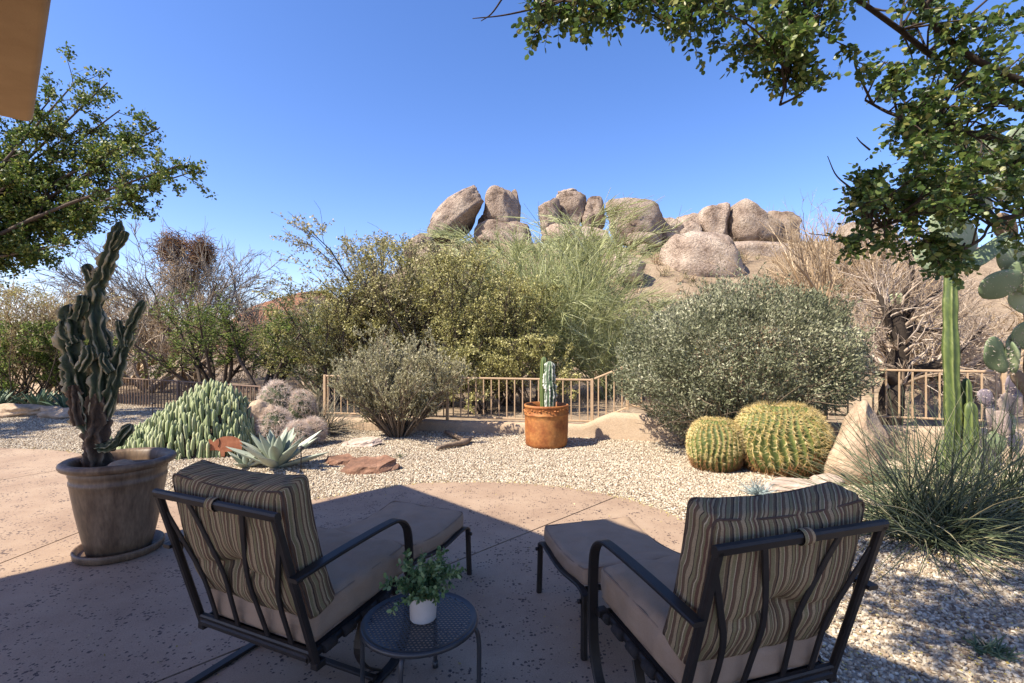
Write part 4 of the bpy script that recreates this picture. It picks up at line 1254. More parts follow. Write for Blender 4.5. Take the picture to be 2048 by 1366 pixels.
V, F = tube(mane, .004, 6); mk('collar_line', V, F, m_metal, t)
V, F = ico(2); mk('eye', V * .006 + A([(630 - 712) * S6, -.002, (1228 - 1146) * S6]), F, m_metal, t)
for k, (c, h, lb) in enumerate([(G(602, 944), .27, 'thin dark path light on a stake right of the big agave'), ((-6.9, 9.6, 0), .3, 'thin dark path light on a stake before the shaded railing')]):
    t = thing('path_light', lb, 'garden light', c)
    V, F = tube([(0, 0, -.02), (0, 0, h)], .007, 8); mk('stake', V, F, m_metal, t)
    V, F = lathe([(0, h + .03), (.02, h + .025), (.042, h + .004), (.042, h), (0, h + .002)], 16); mk('cap', V, F, m_metal, t)

# -- tall column cactus at right
m_colcac = m_col
t = thing('column_cactus', 'tall green column cactus with shorter columns at its foot, before the right railing', 'cactus', (5.05, 5.75, -.02))
B = A([5.05, 5.75, -.02])
V, F, R = column([B, B + A([.02, 0, .6]), B + A([.0, 0, 1.25]), B + A([-.01, 0, 1.9]), B + A([.0, 0, 2.45])], [.07, .066, .07, .06, .056], 6, .34, 90, 1, .05, .05)
w = np.repeat(1 + .07 * np.sin(np.linspace(0, 26, 90) + np.sin(np.linspace(0, 9, 90))), 36)
V = (V - B) * np.column_stack([w, w, np.ones_like(w)]) + B
mk('main_stem', V, F, m_colcac, t, True, rnd=R)
for off, hh_, r_c in (((.19, .03), 1.10, .055), ((.12, -.10), .84, .066), ((-.13, -.05), .40, .06)):
    b = B + A([*off, 0])
    V, F, R = column([b, b + A([.01, 0, hh_ * .5]), b + A([.01, 0, hh_])], [r_c * .9, r_c, r_c * .8], 6, .32, 60, off[0] * 9, 0, .03)
    mk('side_stem', V, F, m_colcac, t, True, rnd=R)

# -- prickly pears
def mat_pad(name, stops, dot):
    m, n, l, p = new_mat(name)
    tc = n.new('ShaderNodeTexCoord')
    t_ = n.new('ShaderNodeTexNoise'); t_.inputs['Scale'].default_value = 4; t_.inputs['Detail'].default_value = 5
    l.new(tc.outputs['Object'], t_.inputs['Vector'])
    r = ramp(n, stops); l.new(t_.outputs['Fac'], r.inputs['Fac'])
    vo = n.new('ShaderNodeTexVoronoi'); vo.inputs['Scale'].default_value = 42; vo.inputs['Randomness'].default_value = .5
    l.new(tc.outputs['Object'], vo.inputs['Vector'])
    r2 = ramp(n, [(.10, (1, 1, 1)), (.2, (0, 0, 0))]); l.new(vo.outputs['Distance'], r2.inputs['Fac'])
    mx = n.new('ShaderNodeMix'); mx.data_type = 'RGBA'
    l.new(r2.outputs['Color'], mx.inputs[0]); l.new(r.outputs['Color'], mx.inputs[6]); mx.inputs[7].default_value = (*dot, 1)
    l.new(mx.outputs[2], p.inputs['Base Color']); p.inputs['Roughness'].default_value = .6
    b = n.new('ShaderNodeBump'); b.inputs['Strength'].default_value = .3; b.inputs['Distance'].default_value = .01; l.new(t_.outputs['Fac'], b.inputs['Height']); l.new(b.outputs[0], p.inputs['Normal'])
    return m
m_pad = mat_pad('prickly_pear_pad', [(.3, (.10, .14, .065)), (.6, (.16, .205, .10)), (.8, (.24, .26, .15))], (.34, .31, .2))
m_padp = mat_pad('pale_pad', [(.3, (.17, .22, .12)), (.6, (.25, .30, .175)), (.8, (.34, .37, .24))], (.42, .38, .28))
m_padv = mat_pad('purple_pad', [(.3, (.14, .11, .125)), (.6, (.20, .165, .175)), (.8, (.24, .22, .20))], (.45, .40, .42))
m_padt = mat_pad('mauve_tan_pad', [(.3, (.24, .17, .15)), (.6, (.31, .25, .2)), (.8, (.27, .28, .25))], (.45, .40, .36))
m_padb = mat_noise('corky_brown_pad', [(.3, (.13, .09, .055)), (.7, (.27, .20, .13))], 7, .9, .8, 30)
def pad(parent, base, tip, W, Tk, mat, face, seed):
    base, tip = A(base), A(tip)
    L_ = np.linalg.norm(tip - base); d = (tip - base) / L_
    n = A(face, float); n = nrm(n - (n @ d) * d); s = np.cross(d, n)
    V, F = ico(3)
    y = (V[:, 1] + 1) / 2
    wf = .82 + .32 * y
    bend = .06 * L_ * np.sin(y * math.pi + seed)
    Q = base + np.outer(y * L_, d) + np.outer(V[:, 0] * W / 2 * wf, s) + np.outer(V[:, 2] * Tk / 2 + bend, n)
    Q += .006 * np.column_stack([fbm(Q, 7, 2, seed), fbm(Q, 7, 2, seed + 3), fbm(Q, 7, 2, seed + 6)])
    mk('pad', Q, F, mat, parent, True)
    k = rng.integers(0, len(Q), 46)
    nn = nrm(np.outer(np.sign(V[k, 2] + 1e-6), n) + .5 * np.outer(V[k, 0], s))
    return Q[k], nn
def pad_spines(t, sq):
    V, F, R = spines(np.vstack([a for a, _ in sq]), np.vstack([b for _, b in sq]), None, 4, .022, .0011, 1.0)
    tag(mk('spines', V, F, m_pinksp, t, True, rnd=R), kind='stuff')
t = thing('prickly_pear', 'tree-like prickly pear with large pale green pads at the right edge', 'cactus', (4.60, 4.25, -.02))
B = A(t.location)
V, F = tube(curve_pts([B, B + A([-.05, 0, .5]), B + A([-.12, .0, 1.1]), B + A([-.16, -.02, 1.75]), B + A([-.30, .0, 2.3])], 20), np.linspace(.13, .06, 20), 12)
V += .03 * np.column_stack([fbm(V, 4, 3, 1), fbm(V, 4, 3, 2), 0 * V[:, 0]])
mk('trunk', V, F, m_padb, t, True)
sq = []
for k, (b, e, W, Yd, fc, mt) in enumerate([
        ((1945, 505), (1868, 425), .36, 4.35, (-.2, -1, .25), m_padp), ((1905, 540), (1830, 500), .26, 4.2, (-.1, -1, .5), m_padp), ((2020, 465), (1918, 538), .17, 4.2, (-.3, -.5, .9), m_pad),
        ((1905, 420), (1856, 360), .26, 4.35, (-.5, -1, .2), m_padp), ((2022, 490), (2000, 425), .16, 4.3, (-1, -.6, 0), m_padb), ((2030, 548), (2010, 482), .24, 4.2, (-.2, -1, .1), m_padp),
        ((2042, 552), (1960, 582), .24, 4.1, (-.2, -.8, -.3), m_pad), ((2062, 590), (2040, 520), .22, 4.1, (-.5, -1, 0), m_pad), ((2060, 625), (2036, 570), .22, 4.2, (-.3, -1, .2), m_padp),
        ((2018, 742), (1972, 680), .26, 4.25, (.1, -1, .15), m_pad), ((2038, 742), (2014, 668), .27, 4.33, (.35, -1, .1), m_pad), ((2030, 748), (2022, 684), .12, 4.15, (1, -.35, 0), m_pad),
        ((2035, 400), (1985, 330), .32, 4.4, (-.3, -1, .3), m_padp), ((1995, 335), (1960, 262), .28, 4.45, (-.4, -1, .2), m_padp), ((2055, 330), (2040, 250), .3, 4.4, (-.2, -1, .2), m_padp),
        ((2062, 700), (2052, 640), .24, 4.2, (-.2, -1, 0), m_pad), ((1990, 425), (1935, 372), .28, 4.5, (-.1, -1, .3), m_padp)]):
    sq.append(pad(t, P(*b, Yd), P(*e, Yd - .05), W, .05, mt, fc, k + 1))
pad_spines(t, sq)
V, F = tube(curve_pts([B + A([-.10, -.02, .95]), P(2040, 760, 4.25), P(2030, 742, 4.25)], 8), [.06, .055, .05, .05, .05, .045, .04, .04], 9); mk('branch', V, F, m_padb, t, True)
t = thing('purple_prickly_pear', 'low purple and mauve prickly pear beside the column cactus', 'cactus', (5.10, 5.12, -.02))
sq = []
for k, (b, e, W, Yd, fc, mt) in enumerate([
        ((1985, 872), (1975, 806), .17, 5.15, (.3, -1, .1), m_padt), ((1976, 812), (1964, 778), .17, 5.12, (0, -1, .2), m_padv), ((2010, 872), (1996, 822), .19, 5.1, (-.3, -1, .2), m_padt), ((2022, 870), (2020, 826), .19, 5.2, (.2, -1, 0), m_pad),
        ((2008, 828), (2016, 784), .15, 5.15, (.1, -1, .2), m_padt), ((2030, 830), (2036, 788), .16, 5.2, (-.2, -1, .1), m_padt), ((2020, 790), (2024, 748), .19, 5.15, (.2, -1, .25), m_padv), ((2040, 800), (2048, 756), .18, 5.2, (-.5, -1, 0), m_padv), ((1998, 905), (1990, 862), .2, 5.1, (0, -1, 0), m_pad), ((2030, 905), (2034, 862), .22, 5.2, (.2, -1, 0), m_padt)]):
    sq.append(pad(t, P(*b, Yd), P(*e, Yd), W, .035, mt, fc, k + 31))

pad_spines(t, sq)

# -- garden shrubs
m_twig = mat_attr('grey_brown_twig', [(0, (.09, .065, .045)), (.5, (.17, .13, .09)), (1, (.28, .225, .165))], .9, .15)
m_olive = mat_attr('grey_green_small_leaf', [(0, (.085, .095, .05)), (.4, (.17, .185, .105)), (.75, (.31, .315, .20)), (1, (.50, .49, .34))], .6, .3, .24)
def round_bush():
    c = A([3.16, 6.90, .02])
    t = thing('round_bush', 'big dense round grey-green bush over the railing behind the barrel cacti', 'bush', c)
    n = 70
    d = nrm(rdir(n, .25, 1) * A([1.5, 1, 1]))
    p0, r0 = level0(A([0, 0, 0]) + rng.normal(0, .12, (n, 3)) * A([1, 1, 0]), d, 1.3, .022, 6, .14, .06, .4)
    p1, r1 = spawn(p0, r0, 8, .3, 1, .6, .2, .5, .5)
    V, F, R = tubes(np.concatenate([p0[:, ::1][:, :5], p1]), np.concatenate([r0[:, :5], r1]), 4)
    mk('branches', V, F, m_twig, t, rnd=R)
    N = 86000
    q = rdir(N, -1, 1)
    lump = 1 + .16 * A([mnoise.noise(Vector(p) * 2.1) + .7 * mnoise.noise(Vector(p) * 5.3 + Vector((7, 1, 3))) for p in q])
    dep = 1 - .42 * rng.random(N) ** 1.5
    rad = A([1.66, 1.0, 1.10])
    pos = q * rad * (lump * dep)[:, None] + A([0, 0, 1.18])
    pos[:, 0] += .12 * (pos[:, 2] - 1.1)
    low = 1 - sstep(.12, .9, pos[:, 2])                        # tucks in towards the ground
    pos[:, :2] *= (1 - .22 * low)[:, None]
    clump = A([mnoise.noise(Vector(p) * 2.6) for p in pos])
    keep = (pos[:, 2] > .10) & (clump > -.34 + .10 * (dep - .8))
    pos, q = pos[keep], q[keep]
    d = nrm(q * .8 + rng.normal(size=q.shape) * .7 + UP * .45)
    # young shoots standing out of the outline
    k = rng.integers(0, len(pos), 900); k = k[pos[k, 2] > .7]
    ps, rs = level0(pos[k], nrm(q[k] + .6 * UP + .3 * rng.normal(size=(len(k), 3))), .10 + .22 * rng.random(len(k)), .003, 4, .1, .1, .5)
    lp, lt, _ = along(ps, rs, 13, .1, 1)
    pos = np.concatenate([pos, lp]); d = np.concatenate([d, nrm(lt + .8 * rng.normal(size=lt.shape))])
    V, F, R = leaves(pos, d, .049, .018, .1)
    cl = A([mnoise.noise(Vector(p) * 1.7 + Vector((3, 9, 1))) for p in pos])
    R = np.clip(R * .75 + .12 + .45 * np.repeat(cl, 4), 0, 1)
    tag(mk('foliage', V, F, m_olive, t, rnd=R), kind='stuff')
    V, F, R = tubes(ps, rs, 3); tag(mk('shoots', V, F, m_twig, t, rnd=R), kind='stuff')
round_bush()

m_rosem = mat_attr('dusty_olive_leaf', [(0, (.16, .155, .08)), (.4, (.32, .30, .175)), (.8, (.48, .45, .29)), (1, (.62, .57, .40))], .7, .2, .28)
def vase_shrub():
    c = A([-1.80, 7.95, -.01])
    t = thing('vase_shrub', 'dusty olive vase-shaped shrub before the left railing', 'bush', c)
    n = 95
    a = rng.random(n) * 2 * math.pi; q = np.sqrt(rng.random(n))
    d = nrm(np.column_stack([np.cos(a) * q * .95, np.sin(a) * q * .7, np.full(n, 1.0)]))
    b = np.column_stack([np.cos(a) * .16 * q, np.sin(a) * .12 * q, np.zeros(n)])
    p0, r0 = level0(b, d, (1.62 - .38 * q) * (.75 + .3 * rng.random(n)), .013, 8, .10, .02, .35)
    p1, r1 = spawn(p0, r0, 9, .25, 1, .55, .2, .30, .5, 5, .12, .18)
    p2, r2 = spawn(p1, r1, 4, .2, 1, .5, .2, .55, .6, 4, .1, .15)
    mb = MB()
    for p, r, s in ((p0, r0, 5), (p1, r1, 3)):
        V, F, R = tubes(p, r, s); mb.add(V, F, R)
    mb.build('stems', m_twig, t)
    pos, tg, _ = along(p2, r2, 17, .1, 1)
    pr = rng.normal(size=pos.shape)
    V, F, R = leaves(pos, nrm(tg + .65 * nrm(pr)), .040, .015, .1)
    tag(mk('foliage', V, F, m_rosem, t, rnd=R), kind='stuff')
vase_shrub()

# fallen yellow leaflets along the patio edge and on the slab
m_litter = mat_attr('fallen_leaf', [(0, (.30, .22, .06)), (.6, (.42, .34, .10)), (1, (.55, .47, .25))], .8, .2)
i = rng.integers(0, len(edge) - 1, 900); f_ = rng.random((900, 1))
q = edge[i] * (1 - f_) + edge[i + 1] * f_ + rng.normal(0, .035, (900, 2))
q2 = np.column_stack([rng.uniform(-2.2, 1.3, 130), rng.uniform(1.9, 5.0, 130)])
q = np.vstack([q, q2])
q3 = np.column_stack([rng.uniform(1.5, 4.2, 2600), rng.uniform(1.9, 4.6, 2600)]); q3 = q3[~in_poly(q3[:, 0], q3[:, 1], patio_poly)]
q = np.vstack([q, q3])
pos = np.column_stack([q, np.full(len(q), .004) + .008 * (np.arange(len(q)) >= 1030)])
d = rdir(len(q), -.02, .10)
V, F, R = leaves(pos, d, .017, .009, .05, False, np.tile(UP, (len(q), 1)))
tag(mk('leaf_litter', V, F, m_litter, rnd=R), 'tiny yellow fallen leaves along the patio edge', 'leaves', kind='stuff')
# ------------------------------------------------------------------ boulders on the hill
def mat_granite(name, k=1.0):
    m, n, l, p = new_mat(name)
    tc = n.new('ShaderNodeTexCoord')
    a = n.new('ShaderNodeTexNoise'); a.inputs['Scale'].default_value = .55; a.inputs['Detail'].default_value = 8; a.inputs['Roughness'].default_value = .65
    l.new(tc.outputs['Object'], a.inputs['Vector'])
    r = ramp(n, [(.34, (.09 * k, .064 * k, .047 * k)), (.44, (.26 * k, .20 * k, .155 * k)), (.62, (.37 * k, .305 * k, .24 * k)), (.8, (.46 * k, .39 * k, .315 * k))])
    l.new(a.outputs['Fac'], r.inputs['Fac'])
    f = n.new('ShaderNodeTexNoise'); f.inputs['Scale'].default_value = 5.5; f.inputs['Detail'].default_value = 7; f.inputs['Roughness'].default_value = .7
    l.new(tc.outputs['Object'], f.inputs['Vector'])
    r2 = ramp(n, [(.3, (.62, .60, .58)), (.55, (1, 1, 1)), (.75, (1.15, 1.13, 1.1))]); l.new(f.outputs['Fac'], r2.inputs['Fac'])
    mx = n.new('ShaderNodeMix'); mx.data_type = 'RGBA'; mx.blend_type = 'MULTIPLY'; mx.inputs[0].default_value = 1
    l.new(r.outputs['Color'], mx.inputs[6]); l.new(r2.outputs['Color'], mx.inputs[7])
    l.new(mx.outputs[2], p.inputs['Base Color']); p.inputs['Roughness'].default_value = .95; p.inputs['Specular IOR Level'].default_value = .15
    b = n.new('ShaderNodeBump'); b.inputs['Strength'].default_value = .9; b.inputs['Distance'].default_value = .5
    l.new(f.outputs['Fac'], b.inputs['Height']); l.new(b.outputs[0], p.inputs['Normal'])
    return m
m_gran, m_gran_l = mat_granite('granite', 1.38), mat_granite('pale_granite', 1.68)
GR = 'granite boulders on the hill'
def boulder(label, u0, u1, v0, v1, Y, seed, depth=1.0, yaw=0.0, tilt=0.0, p=2.6, mat=None, rough=.16, cuts=5, sub=4, grp=GR, ext=.3, elong=1.0):
    w = 1.07 * (u1 - u0) / FPX * Y; h = (v1 - v0) / FPX * Y; p = p + .5
    c = P((u0 + u1) / 2, v1, Y)
    # find the shape's true extent so that it fills the measured outline
    V, F = ico(sub)
    V = V / (np.abs(V) ** p).sum(1, keepdims=True) ** (1 / p)
    st = np.random.default_rng(seed)
    for _ in range(cuts):
        n = st.normal(size=3); n /= np.linalg.norm(n)
        V = V - np.clip(V @ n - (.70 + .24 * st.random()), 0, None)[:, None] * n * .88
    V = V * (1 + rough * fbm(V, 1.1, 5, seed))[:, None]
    cr = fbm(V, .9, 3, seed + 50)             # joints splitting the granite
    V = V * (1 - .10 * np.exp(-(cr / .035) ** 2) + .012 * fbm(V, 6, 3, seed + 9))[:, None]
    ct, s_ = math.cos(tilt), math.sin(tilt)
    V = V * A([elong, depth, h / w / elong])
    V = V @ A([[ct, 0, -s_], [0, 1, 0], [s_, 0, ct]])
    V = (V - V.min(0)) / (V.max(0) - V.min(0)) - A([.5, .5, 0])
    V = V * A([w, w * depth, h * (1 + ext)]) - A([0, 0, h * ext])
    return tag(link('boulder', make_mesh('boulder', V, F, mat or m_gran), None, c), label, 'boulder', grp)
boulder('leaning boulder at the left end of the skyline, in front of its neighbour', 858, 966, 384, 468, 46, 1, .9, 0, -.62, 2.5, elong=1.35)
boulder('boulder at the left end of the skyline resting behind the leaning one', 866, 955, 369, 436, 48, 2, .9, 0, -.6, 2.4, m_gran_l, elong=1.45)
boulder('upright rounded boulder standing alone, second group from the left', 968, 1036, 368, 446, 46, 3, .9, 0, .05, 2.8)
boulder('dark narrow slab leaning on the right of the lone upright boulder', 1016, 1041, 378, 440, 47, 13, 1.2, 0, .1, 2.6)
boulder('squat boulder at the left of the split trio', 1077, 1120, 398, 450, 46, 4, 1.1)
boulder('tallest middle boulder of the split trio', 1109, 1169, 384, 449, 46.8, 5, 1.0, 0, .05, 3.0)
boulder('right boulder of the split trio', 1163, 1207, 390, 451, 46.5, 6, 1.2, 0, -.1, 2.5)
boulder('thin cap of rock lying on top of the split trio', 1116, 1155, 380, 391, 46.5, 7, .8, 0, .05, 2.3, m_gran_l, .35, 5, 4)
boulder('massive angular boulder in the middle of the skyline', 1214, 1323, 396, 476, 45, 8, .9, 0, .25, 2.7, None, .18, 9)
boulder('flat boulder below the massive angular one', 1255, 1319, 463, 493, 43.5, 9, 1, 0, .1, 2.5)
boulder('low sloping boulder right of the massive angular one', 1298, 1362, 438, 484, 46, 10, 1, 0, .2, 2.3, m_gran_l)
boulder('small pale upright boulder left of the tall smooth one', 1350, 1402, 426, 482, 45.6, 11, 1, 0, 0, 2.8, m_gran_l)
boulder('tall smooth boulder left of the longest boulder', 1396, 1459, 408, 476, 45.5, 12, 1, 0, -.12, 2.7, m_gran_l)
boulder('longest boulder at the right end of the skyline', 1456, 1560, 401, 484, 45.2, 14, .9, 0, .15, 2.6)
boulder('dark rounded end piece of the longest boulder', 1520, 1590, 420, 486, 45.8, 15, 1, 0, .1, 2.4)
boulder('big smooth pale dome of granite below the skyline at right', 1326, 1476, 464, 560, 40, 16, .8, 0, .05, 2.2, m_gran_l, .09, 3)
boulder('pale ledge of granite under the longest boulder', 1448, 1585, 482, 525, 42.5, 17, .5, 0, .02, 2.6, m_gran_l)
boulder('pale saddle-shaped boulder on the slope below the middle of the skyline', 1223, 1290, 502, 552, 37, 18, .8, 0, .1, 2.6, m_gran_l)
boulder('pale flat ledge under the split trio', 1086, 1220, 449, 486, 45, 19, .5, 0, .04, 2.8, m_gran_l)
boulder('ledge of rock under the lone upright boulder', 950, 1060, 440, 500, 45.6, 20, .6, 0, .03, 2.6)
boulder('rounded boulder low on the left shoulder of the hill', 810, 872, 467, 520, 44, 21, .9, 0, -.2, 2.5)
boulder('small boulder tucked under the left shoulder boulder', 833, 872, 490, 528, 42.5, 22, .9, 0, -.1, 2.5)
boulder('dark block wedged between leaning and upright boulders', 955, 982, 428, 470, 47.5, 23, 1)
boulder('small pale rock at the foot of the massive angular boulder', 1202, 1236, 482, 502, 43, 24, 1, mat=m_gran_l, sub=4)
boulder('pebble-like rock on the slope under the flat boulder', 1275, 1296, 488, 504, 42, 25, 1, mat=m_gran_l, sub=4)
boulder('pink boulder on the ridge half hidden by the near tree leaves', 1680, 1778, 440, 530, 34, 26, .9, 0, .1, 2.4)
boulder('pale pink boulder behind the gnarled dead tree', 1748, 1850, 520, 640, 19, 27, .9, 0, .05, 2.3, m_gran_l)
boulder('pale rock showing at the right side of the big round bush', 1738, 1782, 626, 690, 12.5, 28, .9, mat=m_gran_l, sub=4)
boulder('grey boulder behind the trunk of the gnarled dead tree', 1822, 1900, 650, 740, 11.5, 29, .9, mat=m_gran_l, sub=4)
boulder('pale boulder right of the column cactus, upper one', 1912, 1990, 632, 700, 13, 30, .9, mat=m_gran_l, sub=4)
boulder('white-pink low boulder behind the right railing', 1925, 2003, 704, 775, 9.6, 31, .9, mat=m_gran_l, sub=4)
# reddish rocky knoll far left
gx_, gy_ = np.meshgrid(np.linspace(-34, -12, 40), np.linspace(40, 60, 30), indexing='ij')
Z = height(gx_, gy_) - .6 + 5.8 * np.exp(-np.abs((gx_ + 22.2) / 5.6) ** 3 - ((gy_ - 49) / 6) ** 2)
Z += .3 * fbm(np.stack([gx_, gy_, 0 * gx_], -1).reshape(-1, 3), .5, 4, 2).reshape(Z.shape)
tag(mk('red_hill', np.stack([gx_, gy_, Z], -1), grid_faces(40, 30), mat_noise('red_earth', [(.3, (.22, .10, .055)), (.6, (.34, .165, .09)), (.8, (.40, .22, .13))], .8, .95, .8, 4, bdist=.2, fine=.4)), kind='structure')

# ------------------------------------------------------------------ desert trees and shrubs beyond the wall
def ground(x, y): return float(height(A([x]), A([y]))[0])
m_bark = mat_attr('dark_bark', [(0, (.035, .028, .022)), (.6, (.075, .058, .045)), (1, (.13, .10, .08))], .95, .1, noise=.2, nscale=8, bump=.8, bscale=30)
m_palebark = mat_attr('pale_twigs', [(0, (.22, .165, .115)), (.5, (.37, .29, .215)), (1, (.54, .46, .37))], .9, .1)
m_tan = mat_attr('tan_twigs', [(0, (.22, .15, .085)), (.5, (.38, .28, .175)), (1, (.54, .43, .29))], .9, .1)
m_grey = mat_attr('grey_twigs', [(0, (.10, .085, .07)), (.5, (.19, .165, .14)), (1, (.32, .29, .25))], .9, .1)
m_creo = mat_attr('olive_yellow_leaf', [(0, (.15, .15, .04)), (.35, (.30, .285, .09)), (.7, (.45, .42, .165)), (1, (.60, .55, .27))], .55, .35, .32)
m_creo2 = mat_attr('grey_olive_leaf', [(0, (.16, .145, .06)), (.4, (.29, .265, .12)), (.75, (.43, .39, .20)), (1, (.56, .50, .30))], .6, .3, .3)
m_pv = mat_attr('green_twigs', [(0, (.185, .212, .08)), (.4, (.325, .352, .155)), (.8, (.465, .485, .25)), (1, (.58, .59, .355))], .7, .25)
m_sage = mat_attr('pale_sage_twigs', [(0, (.20, .215, .13)), (.5, (.31, .32, .21)), (1, (.42, .42, .31))], .8, .2)
m_green = mat_attr('feathery_green_leaf', [(0, (.05, .09, .02)), (.4, (.11, .17, .035)), (.8, (.22, .28, .06)), (1, (.34, .37, .11))], .6, .3, .42)
m_yel = mat_attr('yellow_green_leaf', [(0, (.15, .16, .02)), (.5, (.28, .27, .035)), (1, (.42, .38, .07))], .6, .3, .2)
m_mist = mat_attr('red_brown_mistletoe', [(0, (.10, .045, .025)), (.5, (.19, .095, .045)), (1, (.28, .17, .08))], .85, .2)

def shrub(name, label, cat, x, y, H, Rx, stems, k1, k2, leafn, lsz, mleaf, mwood, spread=.9, zmin=.35, up=.05, wob=.13, stem_r=.03, twig=.004, ry=None, l1=.45, l2=.5, group=None, t0=.3, fill=0):
    z = ground(x, y) - .05
    t = thing(name, label, cat, (x, y, z), 0, group)
    ry = ry or Rx
    a = rng.random(stems) * 2 * math.pi; q = np.sqrt(rng.random(stems))
    d = np.column_stack([np.cos(a) * q * Rx / H, np.sin(a) * q * ry / H, .55 + .45 * rng.random(stems) - .25 * q])
    L_ = np.linalg.norm(d, axis=1) * H * 1.28 * (.8 + .3 * rng.random(stems))
    p0, r0 = level0(rng.normal(0, .12, (stems, 3)) * A([1, 1, 0]), d, L_, stem_r, 8, wob, up, .3)
    def cap(p): p[:, :, 2] = np.where(p[:, :, 2] > .9 * H, .9 * H + .5 * (p[:, :, 2] - .9 * H), p[:, :, 2])
    cap(p0)
    p1, r1 = spawn(p0, r0, k1, t0, 1, .6, .2, l1, .5, 6, wob, up, .4, twig * 1.4)
    cap(p1)
    p2, r2 = spawn(p1, r1, k2, .2, 1, .55, .22, l2, .6, 3, wob, up, .4, twig)
    cap(p2)
    mb = MB()
    for p, r, s in ((p0, r0, 5), (p1, r1, 3), (p2, r2, 3)):
        V, F, R = tubes(p, r, s); mb.add(V, F, R)
    mb.build('branches', mwood, t)
    if leafn:
        pos, tg, _ = along(p2, r2, leafn, .15, 1)
        pr = rng.normal(size=pos.shape)
        V, F, R = leaves(pos + .35 * lsz * rng.normal(size=pos.shape), nrm(tg * .6 + nrm(pr)), lsz, lsz * .55, .1)
        tag(mk('foliage', V, F, mleaf, t, rnd=R), kind='stuff')
    return t
def at(u, Y): return ((u - 1024) / FPX * Y, Y)
CB = 'olive creosote bushes beyond the railing'
shrub('creosote_bush', 'tall olive creosote bush with dark twisted stems left of centre', 'bush', *at(775, 13.0), 4.3, 1.5, 24, 8, 8, 14, .064, m_creo2, m_bark, stem_r=.035, group=CB)
shrub('creosote_bush', 'broad olive creosote bush straight behind the vase-shaped shrub', 'bush', *at(880, 12.0), 3.9, 1.5, 24, 8, 8, 14, .06, m_creo, m_bark, stem_r=.03, group=CB)
shrub('creosote_bush', 'olive creosote bush in front of the green-twigged tree', 'bush', *at(1010, 12.6), 3.3, 1.3, 22, 8, 7, 14, .06, m_creo, m_bark, stem_r=.03, group=CB)
shrub('creosote_bush', 'leafy yellow-olive bush right behind the rusty pot', 'bush', *at(1055, 11.2), 1.75, .9, 18, 7, 6, 18, .052, m_creo, m_bark, stem_r=.02, group=CB)
shrub('creosote_bush', 'yellow-olive bush between the wiry clump and the vase-shaped shrub', 'bush', *at(690, 12.2), 3.0, 1.2, 20, 8, 7, 14, .06, m_creo, m_bark, stem_r=.028, group=CB)
shrub('creosote_bush', 'low yellow-green bush behind the left end of the tan railing', 'bush', *at(960, 10.9), 1.5, .9, 18, 7, 6, 18, .05, m_creo, m_bark, stem_r=.02, group=CB)
shrub('creosote_bush', 'grey-olive bush on the slope under the leaning skyline boulder', 'bush', *at(880, 17.5), 5.2, 2.0, 22, 8, 8, 14, .075, m_creo2, m_bark, stem_r=.04, group=CB)
# palo verde
t = shrub('palo_verde', 'wispy pale green palo verde tree fanning up before the boulders', 'tree', *at(1105, 15.2), 5.0, 2.7, 40, 15, 17, 0, .05, m_pv, m_pv, zmin=.3, up=.05, wob=.10, stem_r=.035, twig=.0085, l1=.42, l2=.52, t0=.22)
shrub('palo_verde', 'lower spray of green palo verde twigs behind the sloping railing', 'tree', *at(1215, 14.0), 2.9, 1.9, 30, 13, 14, 0, .05, m_pv, m_pv, up=.02, wob=.12, stem_r=.025, twig=.007, t0=.2)
shrub('palo_verde', 'pale sage-green wispy shrub left of the olive bushes', 'bush', *at(640, 15.0), 2.9, 1.5, 24, 9, 9, 0, .05, m_sage, m_sage, up=.05, stem_r=.02, twig=.007)
shrub('sage_shrub', 'pale grey-green shrub between palo verde and round bush', 'bush', *at(1290, 18.0), 2.7, 1.6, 24, 10, 9, 0, .05, m_sage, m_sage, up=.04, stem_r=.02, twig=.0065)
shrub('sage_shrub', 'pale grey-green shrub on the slope under the saddle-shaped boulder', 'bush', *at(1230, 22.0), 2.4, 2.0, 24, 10, 8, 0, .05, m_sage, m_sage, up=.04, stem_r=.02, twig=.007)
shrub('brittle_shrub', 'small bright yellow-green bush left of the round bush', 'bush', *at(1312, 16.0), 2.15, .35, 14, 6, 5, 10, .06, m_yel, m_pv, stem_r=.015)
shrub('brittle_shrub', 'tiny yellow-green sprig above the bright yellow bush', 'bush', *at(1346, 16.6), 2.55, .2, 8, 5, 5, 8, .06, m_yel, m_pv, stem_r=.012)
# feathery green tree at left
def feathery_tree(label, u, Y, H, R, stems, lean):
    x, y = at(u, Y); z = ground(x, y) - .05
    t = thing('feathery_tree', label, 'tree', (x, y, z), 0, 'small dark green trees beyond the wall')
    a = rng.random(stems) * 2 * math.pi
    d = nrm(np.column_stack([np.cos(a) * .55 + lean, np.sin(a) * .45, np.full(stems, 1.0)]))
    p0, r0 = level0(rng.normal(0, .1, (stems, 3)) * A([1, 1, 0]), d, H * .85, .06, 8, .13, .03, .35)
    p1, r1 = spawn(p0, r0, 9, .35, 1, .75, .2, .42 * R, .5, 6, .14, -.03, .4, .008)
    p2, r2 = spawn(p1, r1, 7, .15, 1, .7, .2, .5, .6, 4, .12, -.04, .4, .004)
    mb = MB()
    for p, r, s in ((p0, r0, 6), (p1, r1, 4), (p2, r2, 3)):
        V, F, Rr = tubes(p, r, s); mb.add(V, F, Rr)
    mb.build('trunk', m_bark, t)
    pos, tg, _ = along(p2, r2, 14, .1, 1)
    pr = rng.normal(size=pos.shape) * A([1, 1, .35])
    V, F, Rr = leaves(pos + rng.normal(0, .035, pos.shape), nrm(tg * .5 + nrm(pr)), .075, .022, .1)
    tag(mk('crown', V, F, m_green, t, rnd=Rr), kind='stuff')
